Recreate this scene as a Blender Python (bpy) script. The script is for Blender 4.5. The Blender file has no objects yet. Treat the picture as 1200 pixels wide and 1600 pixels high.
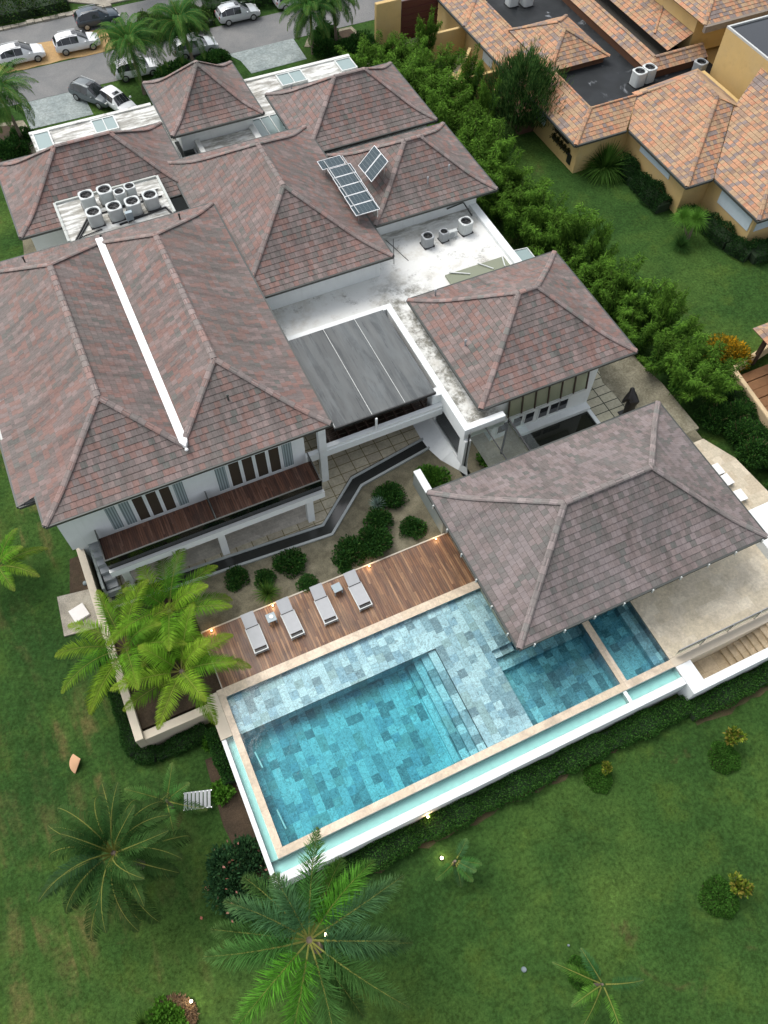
import bpy, math, random
import numpy as np
from mathutils import Matrix, Vector

# ------------------------------------------------------------------ camera, sky, sun, exposure
S = bpy.context.scene
COL = S.collection
F_PX, PITCH, ROLL, YAW, CAM_Z = 1259.736, math.radians(58.9156), math.radians(1.6024), math.radians(26.4159), 40.0
fw = Vector((math.sin(YAW) * math.cos(PITCH), math.cos(YAW) * math.cos(PITCH), -math.sin(PITCH)))
rt = Vector((math.cos(YAW), -math.sin(YAW), 0))
up = rt.cross(fw)
r2 = rt * math.cos(ROLL) + up * math.sin(ROLL)
u2 = -rt * math.sin(ROLL) + up * math.cos(ROLL)
cam = bpy.data.cameras.new('camera')
cam.sensor_width = 36.0
cam.sensor_fit = 'AUTO'
cam.lens = F_PX / 1600.0 * 36.0
cam.clip_start = 0.5
cam.clip_end = 2000.0
camo = bpy.data.objects.new('camera', cam)
COL.objects.link(camo)
m = Matrix((r2, u2, -fw)).transposed().to_4x4()
m.translation = (0, 0, CAM_Z)
camo.matrix_world = m
S.camera = camo
S.render.resolution_x, S.render.resolution_y = 768, 1024

SUN_EL, SUN_AZ = math.radians(58), math.radians(-28)      # azimuth from +Y towards +X
w = bpy.data.worlds.new('World')
S.world = w
w.use_nodes = True
nt = w.node_tree
bg = nt.nodes['Background']
sky = nt.nodes.new('ShaderNodeTexSky')
sky.sky_type = 'NISHITA'
sky.sun_disc = False
sky.sun_elevation = SUN_EL
sky.sun_rotation = SUN_AZ
sky.air_density = 1.0
sky.dust_density = 3.5
sky.ozone_density = 0.8
hs = nt.nodes.new('ShaderNodeHueSaturation')          # overcast: the sky's blue mostly veiled by cloud
hs.inputs['Saturation'].default_value = 0.3
nt.links.new(sky.outputs[0], hs.inputs['Color'])
nt.links.new(hs.outputs[0], bg.inputs['Color'])
bg.inputs['Strength'].default_value = 0.15
sl = bpy.data.lights.new('sun', 'SUN')
sl.energy = 0.8
sl.angle = math.radians(35)
sl.color = (1.0, 0.95, 0.88)
so = bpy.data.objects.new('sun', sl)
COL.objects.link(so)
sd = Vector((math.sin(SUN_AZ) * math.cos(SUN_EL), math.cos(SUN_AZ) * math.cos(SUN_EL), math.sin(SUN_EL)))
so.rotation_euler = sd.to_track_quat('Z', 'Y').to_euler()
so.location = sd * 200
S.view_settings.view_transform = 'Standard'
S.view_settings.look = 'None'
S.view_settings.exposure = 0.75
S.view_settings.gamma = 1.0
S.render.engine = 'CYCLES'
S.cycles.max_bounces = 8
S.cycles.transparent_max_bounces = 16
S.cycles.caustics_reflective = False
S.cycles.caustics_refractive = False

PI = math.pi
rng = np.random.default_rng(7)
random.seed(11)

# ------------------------------------------------------------------ object helpers
WORLD = {}

def wpos(o):
    return WORLD.get(o.name, Vector((0, 0, 0)))

def tag(o, label=None, cat=None, group=None, kind=None):
    if label: o['label'] = label
    if cat: o['category'] = cat
    if group: o['group'] = group
    if kind: o['kind'] = kind
    return o

def thing(name, label, cat, loc=(0, 0, 0), rotz=0.0, group=None):
    o = bpy.data.objects.new(name, None)
    o.empty_display_size = 0.3
    COL.objects.link(o)
    o.location = loc
    o.rotation_euler = (0, 0, rotz)
    WORLD[o.name] = Vector(loc)
    return tag(o, label, cat, group)

def link(name, me, mats, parent=None, local=False, smooth=False):
    o = bpy.data.objects.new(name, me)
    COL.objects.link(o)
    for mm in (mats if isinstance(mats, (list, tuple)) else [mats]):
        me.materials.append(mm)
    if smooth:
        me.polygons.foreach_set('use_smooth', [True] * len(me.polygons))
    if parent is not None:
        o.parent = parent
        if not local:
            o.location = -wpos(parent)
            WORLD[o.name] = Vector((0, 0, 0))
        else:
            WORLD[o.name] = wpos(parent)
    else:
        WORLD[o.name] = Vector((0, 0, 0))
    return o

def children(o):
    return [c for c in list(o.children)]

def dup(src, loc, rotz=0.0, label=None, group=None, scale=None):
    r = src.copy()
    COL.objects.link(r)
    r.location = loc
    r.rotation_euler = (0, 0, rotz)
    if scale: r.scale = (scale, scale, scale) if not isinstance(scale, tuple) else scale
    if label: r['label'] = label
    if group: r['group'] = group
    for ch in children(src):
        c = ch.copy(); COL.objects.link(c); c.parent = r
        for g in children(ch):
            d = g.copy(); COL.objects.link(d); d.parent = c
    return r

class MB:
    def __init__(self):
        self.v = []; self.f = []; self.mi = []; self.uv = []
    def face(self, pts, m=0, uv=None):
        i = len(self.v)
        self.v += [tuple(p) for p in pts]
        self.f.append(tuple(range(i, i + len(pts))))
        self.mi.append(m)
        self.uv.append(uv if uv else [(p[0], p[1]) for p in pts])
    def box(self, x0, x1, y0, y1, z0, z1, m=0, skip=''):
        a = [(x0, y0, z0), (x1, y0, z0), (x1, y1, z0), (x0, y1, z0), (x0, y0, z1), (x1, y0, z1), (x1, y1, z1), (x0, y1, z1)]
        fs = {'d': (3, 2, 1, 0), 'u': (4, 5, 6, 7), 's': (0, 1, 5, 4), 'e': (1, 2, 6, 5), 'n': (2, 3, 7, 6), 'w': (3, 0, 4, 7)}
        for k, q in fs.items():
            if k not in skip: self.face([a[j] for j in q], m)
    def obox(self, c, ax, ay, az, m=0):
        c = Vector(c); ax = Vector(ax); ay = Vector(ay); az = Vector(az)
        P = lambda i, j, k: c + ax * i + ay * j + az * k
        a = [P(-1, -1, -1), P(1, -1, -1), P(1, 1, -1), P(-1, 1, -1), P(-1, -1, 1), P(1, -1, 1), P(1, 1, 1), P(-1, 1, 1)]
        for q in ((3, 2, 1, 0), (4, 5, 6, 7), (0, 1, 5, 4), (1, 2, 6, 5), (2, 3, 7, 6), (3, 0, 4, 7)):
            self.face([a[j] for j in q], m)
    def bar(self, p, q, w, h=None, m=0):
        p = Vector(p); q = Vector(q); t = q - p; h = h or w
        s = t.cross(Vector((0, 0, 1)))
        if s.length < 1e-5: s = Vector((1, 0, 0))
        s.normalize(); n = s.cross(t).normalized()
        self.obox((p + q) / 2, t / 2, s * w / 2, n * h / 2, m)
    def tube(self, p, q, r0, r1=None, n=8, m=0, caps=True):
        p = Vector(p); q = Vector(q); r1 = r0 if r1 is None else r1
        t = (q - p).normalized()
        s = t.cross(Vector((0, 0, 1)))
        if s.length < 1e-4: s = Vector((1, 0, 0))
        s.normalize(); b = t.cross(s)
        ring = lambda c, r: [c + (s * math.cos(2 * PI * i / n) + b * math.sin(2 * PI * i / n)) * r for i in range(n)]
        A, B = ring(p, r0), ring(q, r1)
        for i in range(n):
            j = (i + 1) % n
            self.face([A[j], A[i], B[i], B[j]], m)
        if caps:
            self.face(A, m); self.face(B[::-1], m)
    def prism(self, poly, z0, z1, m=0, sides=True, bottom=False, mtop=None):
        self.face([(x, y, z1) for x, y in poly], m if mtop is None else mtop)
        n = len(poly)
        if sides:
            for i in range(n):
                a, b = poly[i], poly[(i + 1) % n]
                self.face([(a[0], a[1], z0), (b[0], b[1], z0), (b[0], b[1], z1), (a[0], a[1], z1)], m)
        if bottom:
            self.face([(x, y, z0) for x, y in poly][::-1], m)
    def mesh(self, name):
        me = bpy.data.meshes.new(name)
        me.from_pydata(self.v, [], self.f)
        uvl = me.uv_layers.new(name='UVMap')
        flat = [c for u in self.uv for p in u for c in p]
        uvl.data.foreach_set('uv', flat)
        me.polygons.foreach_set('material_index', self.mi)
        me.update()
        return me
    def build(self, name, mats, parent=None, local=False, smooth=False, bevel=0.0):
        o = link(name, self.mesh(name), mats, parent, local, smooth)
        if bevel:
            b = o.modifiers.new('bevel', 'BEVEL')
            b.width = bevel; b.segments = 2; b.limit_method = 'ANGLE'
            wd = o.modifiers.new('weld', 'WELD'); wd.merge_threshold = 0.0005
            o.modifiers.move(1, 0)
        return o

def quads_mesh(name, Q, Cc=None):
    """Q (n,4,3) quads, Cc (n,3) a colour per quad."""
    n = len(Q)
    me = bpy.data.meshes.new(name)
    me.vertices.add(4 * n)
    me.vertices.foreach_set('co', np.asarray(Q, np.float32).reshape(-1))
    me.loops.add(4 * n)
    me.loops.foreach_set('vertex_index', np.arange(4 * n, dtype=np.int32))
    me.polygons.add(n)
    me.polygons.foreach_set('loop_start', np.arange(0, 4 * n, 4, dtype=np.int32))
    me.polygons.foreach_set('loop_total', np.full(n, 4, np.int32))
    me.update(calc_edges=True)
    if Cc is not None:
        at = me.color_attributes.new('Col', 'FLOAT_COLOR', 'CORNER')
        c4 = np.ones((n, 4), np.float32); c4[:, :3] = Cc
        at.data.foreach_set('color', np.repeat(c4, 4, axis=0).reshape(-1))
    me.validate()
    return me

# ------------------------------------------------------------------ materials
class N:
    """tiny node-tree builder"""
    def __init__(self, name):
        self.mat = bpy.data.materials.new(name)
        self.mat.use_nodes = True
        self.t = self.mat.node_tree
        self.p = self.t.nodes['Principled BSDF']
        self.out = self.t.nodes['Material Output']
    def node(self, kind, **kw):
        n = self.t.nodes.new('ShaderNode' + kind)
        for k, v in kw.items(): setattr(n, k, v)
        return n
    def inp(self, n, i, v):
        if hasattr(v, 'is_output'): self.t.links.new(v, n.inputs[i])
        elif v is not None:
            if isinstance(v, (tuple, list)) and len(v) == 3 and n.inputs[i].type == 'RGBA': v = (*v, 1)
            n.inputs[i].default_value = v
    def pos(self):
        return self.node('NewGeometry').outputs['Position']
    def objco(self):
        return self.node('TexCoord').outputs['Object']
    def uvn(self):
        return self.node('TexCoord').outputs['UV']
    def scale(self, vec, s):
        n = self.node('Vector' + 'Math', operation='MULTIPLY')
        self.inp(n, 0, vec); n.inputs[1].default_value = s if isinstance(s, tuple) else (s, s, s)
        return n.outputs[0]
    def add(self, a, b):
        n = self.node('VectorMath', operation='ADD')
        self.inp(n, 0, a); self.inp(n, 1, b)
        return n.outputs[0]
    def noise(self, vec, sc, det=4, rough=.55, dist=0.0):
        n = self.node('TexNoise')
        self.inp(n, 'Vector', vec)
        n.inputs['Scale'].default_value = sc; n.inputs['Detail'].default_value = det
        n.inputs['Roughness'].default_value = rough; n.inputs['Distortion'].default_value = dist
        return n.outputs['Fac']
    def math(self, op, a, b=None, c=None, clamp=False):
        n = self.node('Math', operation=op); n.use_clamp = clamp
        self.inp(n, 0, a)
        if b is not None: self.inp(n, 1, b)
        if c is not None: self.inp(n, 2, c)
        return n.outputs[0]
    def sep(self, v):
        n = self.node('SeparateXYZ'); self.inp(n, 0, v); return n.outputs
    def comb(self, x, y, z=0.0):
        n = self.node('CombineXYZ'); self.inp(n, 0, x); self.inp(n, 1, y); self.inp(n, 2, z); return n.outputs[0]
    def white(self, vec):
        n = self.node('TexWhiteNoise', noise_dimensions='3D'); self.inp(n, 'Vector', vec); return n.outputs['Value']
    def ramp(self, fac, stops, interp='LINEAR'):
        n = self.node('ValToRGB'); self.inp(n, 0, fac)
        cr = n.color_ramp; cr.interpolation = interp
        while len(cr.elements) < len(stops): cr.elements.new(.5)
        for e, (p, c) in zip(cr.elements, stops):
            e.position = p
            e.color = (*c, 1) if isinstance(c, (tuple, list)) else (c, c, c, 1)
        return n.outputs['Color']
    def mix(self, fac, a, b, mode='MIX'):
        n = self.node('MixRGB', blend_type=mode)
        self.inp(n, 0, fac); self.inp(n, 1, a); self.inp(n, 2, b)
        return n.outputs[0]
    def step(self, x, lo, hi):
        n = self.node('MapRange', interpolation_type='SMOOTHSTEP')
        self.inp(n, 0, x); n.inputs[1].default_value = lo; n.inputs[2].default_value = hi
        return n.outputs[0]
    def bump(self, h, strength=.3, dist=.02):
        n = self.node('Bump'); n.inputs['Strength'].default_value = strength; n.inputs['Distance'].default_value = dist
        self.inp(n, 'Height', h)
        self.t.links.new(n.outputs[0], self.p.inputs['Normal'])
    def done(self, col=None, rough=.6, spec=.5, metal=0.0):
        if col is not None: self.inp(self.p, 'Base Color', col)
        self.inp(self.p, 'Roughness', rough)
        self.p.inputs['Specular IOR Level'].default_value = spec
        self.p.inputs['Metallic'].default_value = metal
        return self.mat

def plain(name, col, rough=.6, spec=.5, metal=0.0, var=.12, sc=3.0):
    n = N(name)
    f = n.noise(n.objco(), sc, 5)
    c = n.mix(f, tuple(max(0, x * (1 - var)) for x in col), tuple(min(1, x * (1 + var)) for x in col))
    return n.done(c, rough, spec, metal)

def tile_mat(name, palette, drift, rough=.62):
    n = N(name)
    uv = n.sep(n.uvn())
    row = n.math('FLOOR', uv[1])
    rnd = n.node('ObjectInfo').outputs['Random']
    jig = n.white(n.comb(row, 3.3, rnd))
    uu = n.math('ADD', uv[0], n.math('ADD', n.math('MULTIPLY', row, .5), n.math('MULTIPLY', jig, .25)))
    colm = n.math('FLOOR', uu)
    w1 = n.white(n.comb(colm, row, n.math('MULTIPLY', rnd, 91.0)))
    big = n.noise(n.comb(n.math('MULTIPLY', colm, .42), n.math('MULTIPLY', row, .33), n.math('MULTIPLY', rnd, 57.0)), 1.0, 3, .6)
    key = n.math('ADD', n.math('MULTIPLY', w1, .3), n.math('MULTIPLY', big, .75), clamp=True)
    c = n.ramp(key, [(i / len(palette) * .8 + .1, p) for i, p in enumerate(palette)], 'CONSTANT')
    # weathering: broad patches of lichen grey and of fresher clay
    wp = n.noise(n.pos(), .22, 5, .65, .6)
    c = n.mix(n.math('MULTIPLY', n.step(wp, .42, .68), .38), c, drift[0])
    wp2 = n.noise(n.add(n.pos(), (31, 7, 3)), .35, 4, .6, .4)
    c = n.mix(n.math('MULTIPLY', n.step(wp2, .5, .72), .35), c, drift[1])
    stk = n.noise(n.comb(n.math('MULTIPLY', uv[0], .75), n.math('MULTIPLY', uv[1], .07), n.math('MULTIPLY', rnd, 13.0)), 1.0, 6, .7, .3)
    c = n.mix(.8, c, n.mix(1.0, c, n.ramp(stk, [(.34, .68), (.5, 1.0), (.68, 1.22)]), 'MULTIPLY'))
    fine = n.noise(n.pos(), 9.0, 4, .7)
    c = n.mix(.55, c, n.mix(1.0, c, n.ramp(fine, [(.25, .62), (.75, 1.3)]), 'MULTIPLY'))
    fr = n.math('FRACT', uu)
    jo = n.math('LESS_THAN', fr, .055)
    c = n.mix(n.math('MULTIPLY', jo, .5), c, (.035, .03, .03))
    n.bump(fine, .25, .02)
    return n.done(c, n.math('ADD', rough, n.math('MULTIPLY', w1, .14)), .16)

PAL = [(.158, .11, .102), (.19, .14, .13), (.152, .134, .124), (.218, .138, .12), (.17, .142, .133), (.222, .172, .16), (.142, .14, .128), (.192, .154, .145)]
M = {}
M['tile'] = tile_mat('clay_tile', PAL, ((.135, .13, .118), (.21, .125, .108)))
PALG = [(.118, .096, .091), (.16, .13, .122), (.132, .125, .116), (.192, .157, .15), (.146, .128, .12), (.212, .178, .174), (.126, .125, .116), (.172, .146, .143)]
M['tile_grey'] = tile_mat('grey_clay_tile', PALG, ((.15, .14, .14), (.2, .15, .14)))
PALO = [(.36, .19, .1), (.42, .25, .14), (.27, .185, .135), (.45, .24, .14), (.38, .26, .16), (.22, .18, .165), (.42, .2, .12), (.36, .235, .14)]
M['tile_orange'] = tile_mat('orange_clay_tile', PALO, ((.34, .22, .14), (.44, .25, .14)))
M['tile_edge'] = plain('tile_edge', (.05, .038, .035), .9, .2)  # dark riser colour paints in the shade gap below each tile course
M['tile_edge_orange'] = plain('tile_edge_orange', (.1, .05, .03), .9, .2)  # the same painted course shade for the orange roofs
M['gutter'] = plain('gutter', (.05, .055, .05), .5)
M['soffit'] = plain('soffit', (.55, .56, .54), .8)

def stucco(name, col, stain=0.0, sc=.5, scol=(.12, .115, .1), rough=.75):
    n = N(name)
    p = n.pos()
    f = n.noise(p, 1.6, 6, .6)
    c = n.mix(f, tuple(x * .9 for x in col), tuple(min(1, x * 1.06) for x in col))
    if stain:
        a = n.math('MULTIPLY', n.step(n.noise(p, sc, 10, .78, .25), .5, .64), n.ramp(n.noise(n.add(p, (3, 4, 5)), 5.0, 6, .8), [(.35, .25), (.62, 1.0)]))
        b = n.noise(n.add(p, (5, 9, 2)), .18, 4, .5)
        k = n.math('MULTIPLY', n.math('MULTIPLY', a, n.step(b, .38, .56)), stain)
        c = n.mix(k, c, scol)
        g = n.step(n.noise(n.add(p, (15, 2, 8)), .35, 6, .6), .45, .75)
        c = n.mix(n.math('MULTIPLY', g, .38 * stain), c, (.42, .41, .36))
    dr_ = n.step(n.noise(n.scale(p, (5, 5, .35)), 1.0, 5, .6), .52, .8)
    c = n.mix(n.math('MULTIPLY', dr_, .16), c, (.38, .4, .37))
    n.bump(n.noise(p, 14, 4), .12, .01)
    return n.done(c, rough, .3)
M['white'] = stucco('white_stucco', (.74, .77, .765), .12)
M['roofwhite'] = stucco('white_roof_coating', (.68, .69, .66), 1.0, .6)
M['ochre'] = stucco('ochre_stucco', (.56, .4, .17), .35, .6, (.3, .2, .09))
M['cream'] = stucco('cream_stone', (.58, .51, .4), .5, 1.2, (.3, .27, .2))
M['mossgrey'] = stucco('stained_grey_wall', (.22, .255, .245), 1.0, .9, (.06, .075, .06))
n = N('grimy_roof_coating'); p = n.pos(); X = n.sep(p)
f = n.noise(p, 1.6, 6, .6)
c = n.mix(f, (.64, .65, .62), (.72, .73, .71))
spk = n.ramp(n.noise(n.add(p, (3, 4, 5)), 6.0, 7, .85), [(.42, 0.0), (.62, 1.0)])
pat = n.step(n.noise(n.add(p, (7, 1, 0)), .55, 7, .7), .46, .66)
c = n.mix(n.math('MULTIPLY', pat, .5), c, (.42, .39, .32))
k = n.math('MULTIPLY', n.math('MULTIPLY', n.step(n.noise(p, .8, 9, .75), .52, .66), spk), .85)
c = n.mix(k, c, (.1, .09, .07))
stripx = n.math('MULTIPLY', n.step(X[0], 15.6, 16.9), n.step(X[0], 20.5, 17.8)); stripy = n.step(X[1], 36.5, 33.5)
mold = n.math('MULTIPLY', n.math('MULTIPLY', stripx, stripy), n.step(n.noise(n.add(p, (1, 9, 4)), 1.1, 9, .78), .42, .6))
c = n.mix(n.math('MULTIPLY', mold, .85), c, n.mix(spk, (.2, .19, .15), (.05, .05, .035)))
c = n.mix(n.math('MULTIPLY', n.math('MULTIPLY', n.step(X[1], 38.2, 39.4), n.step(n.noise(n.scale(p, (.6, 3, 1)), 1.0, 6, .7), .4, .6)), .7), c, (.13, .12, .09))
M['roofgrime'] = n.done(c, .7, .3)
M['bitumen'] = None
n = N('black_bitumen'); p = n.pos()
a = n.step(n.noise(p, .45, 6, .6, 1.2), .6, .74)
c = n.mix(a, n.mix(n.noise(p, 2, 5), (.008, .01, .012), (.03, .034, .036)), (.28, .3, .32))
M['bitumen'] = n.done(c, n.ramp(n.noise(p, .5, 4), [(.35, .35), (.65, .8)]), .2)

# lawn: mown grass with worn, yellowing and bare patches
n = N('lawn_grass'); p = n.pos(); X = n.sep(p)
a = n.noise(p, .12, 6, .6, .5); b = n.noise(n.add(p, (40, 9, 0)), .5, 6, .65); d = n.noise(p, 6, 5, .7)
c = n.ramp(a, [(.3, (.021, .053, .013)), (.5, (.034, .076, .017)), (.72, (.062, .11, .023))])
c = n.mix(n.math('MULTIPLY', n.step(b, .48, .78), .5), c, (.08, .12, .02))
streak = n.noise(n.scale(p, (.9, .12, 1)), 1.0, 6, .62, .8)
bare = n.math('MULTIPLY', n.step(streak, .43, .66), n.math('MULTIPLY', n.step(X[0], -3.5, -9.0), n.step(n.noise(n.add(p, (2, 77, 0)), .5, 6, .7), .4, .62)))
c = n.mix(n.math('MULTIPLY', bare, .75), c, (.125, .098, .04))
pt = n.step(n.noise(n.add(p, (11, 23, 0)), .33, 7, .65, .7), .63, .74)
c = n.mix(n.math('MULTIPLY', pt, .7), c, (.075, .062, .026))
shade_patch = n.step(n.noise(n.add(p, (3, 61, 0)), .16, 5, .55, .3), .5, .66)  # darker green patches put soft shade into the grass colour
c = n.mix(n.math('MULTIPLY', shade_patch, .65), c, (.02, .052, .013))
fine_ = n.noise(n.add(p, (9, 2, 0)), 1.9, 7, .75, .6)
c = n.mix(1.0, c, n.ramp(fine_, [(.3, .72), (.5, 1.0), (.7, 1.28)]), 'MULTIPLY')
c = n.mix(1.0, c, n.ramp(d, [(.28, .52), (.72, 1.45)]), 'MULTIPLY')
c = n.mix(1.0, c, n.ramp(n.noise(p, 22, 3, .7), [(.25, .75), (.75, 1.25)]), 'MULTIPLY')
n.bump(n.noise(p, 14, 5, .75), .6, .06)
M['lawn'] = n.done(c, .95, .05)

def ground(name, c0, c1, c2, sc=1.2, rough=.9, grain=18):
    n = N(name); p = n.pos()
    c = n.mix(n.step(n.noise(p, sc, 7, .65, .4), .35, .65), c0, c1)
    c = n.mix(n.math('MULTIPLY', n.step(n.noise(n.add(p, (7, 3, 1)), sc * .5, 6, .6), .5, .7), .6), c, c2)
    g = n.noise(p, grain, 4, .75)
    c = n.mix(1.0, c, n.ramp(g, [(.3, .6), (.7, 1.3)]), 'MULTIPLY')
    n.bump(g, .5, .03)
    return n.done(c, rough, .25)
M['sand'] = ground('garden_gravel', (.17, .155, .105), (.105, .097, .065), (.24, .22, .155), 1.1, .9, 22)
M['soil'] = ground('dark_soil', (.045, .032, .02), (.07, .048, .03), (.03, .03, .016))
M['asphalt'] = ground('asphalt', (.16, .165, .165), (.2, .2, .195), (.125, .13, .135), .4, .8, 30)
M['yellowgravel'] = ground('yellow_gravel', (.46, .3, .13), (.38, .25, .12), (.5, .36, .18), .9)
M['pebble'] = ground('pebbles', (.27, .25, .18), (.18, .165, .115), (.34, .31, .23), 1.0, .9, 8)
M['kerb'] = ground('kerb_stone', (.36, .33, .27), (.25, .23, .19), (.42, .4, .34), 1.5)
M['concrete'] = ground('slate_drive', (.2, .24, .235), (.27, .31, .3), (.13, .165, .165), .9, .5, 5)

def paver(name, px, py, cols, joint, jw=.03, off=(0, 0), stag=0.0, rough=.6):
    n = N(name); p = n.pos(); X = n.sep(p)
    v = n.math('DIVIDE', n.math('SUBTRACT', X[1], off[1]), py)
    row = n.math('FLOOR', v)
    u = n.math('ADD', n.math('DIVIDE', n.math('SUBTRACT', X[0], off[0]), px), n.math('MULTIPLY', row, stag))
    colm = n.math('FLOOR', u)
    wn = n.white(n.comb(colm, row, 1.7))
    c = n.ramp(wn, [(i / len(cols), q) for i, q in enumerate(cols)], 'CONSTANT')
    c = n.mix(n.step(n.noise(p, .9, 7, .68, .6), .42, .72), c, tuple(x * .72 for x in cols[0]))
    c = n.mix(1.0, c, n.ramp(n.noise(p, 7, 6, .7, .5), [(.3, .78), (.7, 1.18)]), 'MULTIPLY')
    fu, fv = n.math('FRACT', u), n.math('FRACT', v)
    ju = n.math('LESS_THAN', fu, jw / px); jv = n.math('LESS_THAN', fv, jw / py)
    j = n.math('MAXIMUM', ju, jv)
    c = n.mix(j, c, joint)
    return n.done(c, rough, .4)
M['travertine'] = paver('travertine_floor', .62, .62, [(.54, .47, .35), (.5, .44, .33), (.58, .51, .39), (.47, .4, .29)], (.4, .34, .25), .008, (0, 0), .5, .5)
M['step_paver'] = paver('paver_stones', .92, .62, [(.5, .45, .33), (.45, .4, .3), (.55, .5, .37)], (.17, .14, .06), .05, (.3, .2), 0.0)
M['dark_joint_paver'] = paver('pavers_dark_joint', 1.05, .62, [(.5, .47, .34), (.46, .435, .32), (.54, .5, .37)], (.025, .03, .018), .06, (.55, .15), 0.0)
M['plank_floor'] = paver('grey_plank_floor', 1.2, .2, [(.52, .48, .41), (.47, .43, .37), (.56, .52, .45)], (.36, .33, .28), .01, (0, 0), .37)

def wood(name, cols, pw, wet=.35, along='y'):
    n = N(name); p = n.pos(); X = n.sep(p)
    a, b = (X[0], X[1]) if along == 'y' else (X[1], X[0])
    u = n.math('DIVIDE', a, pw); pl = n.math('FLOOR', u)
    brk = n.math('FLOOR', n.math('ADD', n.math('DIVIDE', b, 2.1), n.math('MULTIPLY', n.white(n.comb(pl, 5.5, 0)), 7.0)))
    wn = n.white(n.comb(pl, brk, 2.2))
    c = n.ramp(wn, [(i / len(cols), q) for i, q in enumerate(cols)], 'CONSTANT')
    gr = n.noise(n.scale(p, (13, .8, 1) if along == 'y' else (.8, 13, 1)), 1.0, 7, .78)
    c = n.mix(1.0, c, n.ramp(gr, [(.32, .42), (.5, .95), (.68, 1.6)]), 'MULTIPLY')
    pt = n.noise(n.scale(p, (.8, .35, 1)), 1.0, 6, .6, .5)
    c = n.mix(n.math('MULTIPLY', n.step(pt, .5, .7), .5), c, (.045, .026, .018))
    j = n.math('LESS_THAN', n.math('FRACT', u), .1)
    c = n.mix(j, c, (.012, .008, .006))
    n.bump(gr, .3, .01)
    return n.done(c, n.ramp(n.noise(p, .7, 4), [(.3, wet), (.7, wet + .25)]), .5)
M['deck'] = wood('wet_hardwood', [(.17, .078, .034), (.23, .115, .052), (.125, .056, .027), (.27, .145, .07), (.16, .08, .04)], .125)
M['balcony_deck'] = wood('dark_hardwood', [(.115, .05, .03), (.15, .068, .04), (.085, .038, .025), (.17, .085, .055)], .12, .4)
M['rafter'] = plain('dark_timber', (.045, .026, .018), .6)
M['trim'] = plain('light_metal', (.6, .62, .6), .4, .5, .3)
M['steel'] = plain('brushed_steel', (.45, .47, .47), .35, .5, .9)
M['black'] = plain('black_plastic', (.014, .015, .016), .45)
M['rubber'] = plain('rubber', (.018, .018, .018), .8)
M['channel'] = plain('wet_dark_channel', (.03, .032, .03), .15, .6)
M['terracotta'] = plain('terracotta', (.46, .27, .15), .8)
M['bronze'] = plain('dark_bronze', (.018, .016, .015), .4, .5, .3)
M['acwhite'] = plain('painted_metal_white', (.52, .55, .54), .45)
M['acgrey'] = plain('painted_metal_grey', (.3, .32, .33), .45)
M['sling'] = plain('grey_sling_fabric', (.4, .41, .42), .85, .2)
M['chairwhite'] = plain('white_fabric', (.74, .74, .72), .8, .2)
M['tablegrey'] = plain('blue_grey_paint', (.3, .37, .4), .4)
M['curtain'] = None
n = N('grey_curtain'); p = n.pos(); X = n.sep(p)
fo = n.math('SINE', n.math('MULTIPLY', X[0], 46.0))
c = n.mix(n.math('ADD', n.math('MULTIPLY', fo, .5), .5), (.12, .16, .165), (.34, .4, .4))
M['curtain'] = n.done(c, .7, .3)

def glassy(name, tint, refl=.08, fac=.35, rough=.03, col=None):
    """a thin pane: part tint, part clear, with a fresnel reflection"""
    n = N(name)
    tr = n.node('BsdfTransparent'); tr.inputs[0].default_value = (*tint, 1)
    gl = n.node('BsdfGlossy'); gl.inputs['Roughness'].default_value = rough
    fr = n.node('Fresnel'); fr.inputs[0].default_value = 1.45
    body = n.node('BsdfDiffuse'); body.inputs[0].default_value = (*(col or tint), 1)
    m1 = n.node('MixShader'); m1.inputs[0].default_value = fac
    n.t.links.new(tr.outputs[0], m1.inputs[1]); n.t.links.new(body.outputs[0], m1.inputs[2])
    m2 = n.node('MixShader')
    n.t.links.new(n.math('ADD', fr.outputs[0], refl), m2.inputs[0])
    n.t.links.new(m1.outputs[0], m2.inputs[1]); n.t.links.new(gl.outputs[0], m2.inputs[2])
    n.t.links.new(m2.outputs[0], n.out.inputs['Surface'])
    return n.mat
M['glass'] = glassy('clear_glass', (.9, .97, .96), .0, .015, .02, (.5, .7, .66))
M['frosted'] = glassy('frosted_glass', (.62, .78, .76), .04, .6, .15, (.42, .55, .54))
M['tintglass'] = glassy('tinted_glass', (.3, .35, .32), .04, .12, .02, (.05, .06, .055))
M['awning_glass'] = glassy('aged_glass', (.6, .68, .5), .03, .62, .2, (.33, .36, .25))
M['winglass'] = plain('dark_window_glass', (.012, .015, .018), .06, .8)
M['brownglass'] = plain('brown_window_glass', (.05, .042, .03), .12, .6)
M['blind'] = plain('pale_blue_blind', (.55, .64, .68), .3)
M['blue_tile'] = M['steel']

n = N('polycarbonate'); p = n.pos(); X = n.sep(p)
st = n.noise(n.scale(p, (2.6, .22, 1)), 1.0, 6, .65, .2)
c = n.mix(n.step(st, .3, .75), (.06, .068, .07), (.125, .135, .133))
c = n.mix(n.math('MULTIPLY', n.step(n.noise(n.scale(p, (1.2, .5, 1)), 1.1, 4, .6, .6), .45, .6), .5), c, (.125, .14, .142))
pn = n.white(n.comb(n.math('FLOOR', n.math('DIVIDE', X[0], 1.02)), 1.0, 0))
c = n.mix(1.0, c, n.ramp(pn, [(0, .8), (1, 1.15)]), 'MULTIPLY')
M['poly'] = n.done(c, n.ramp(st, [(.3, .18), (.7, .42)]), .5)

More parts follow.
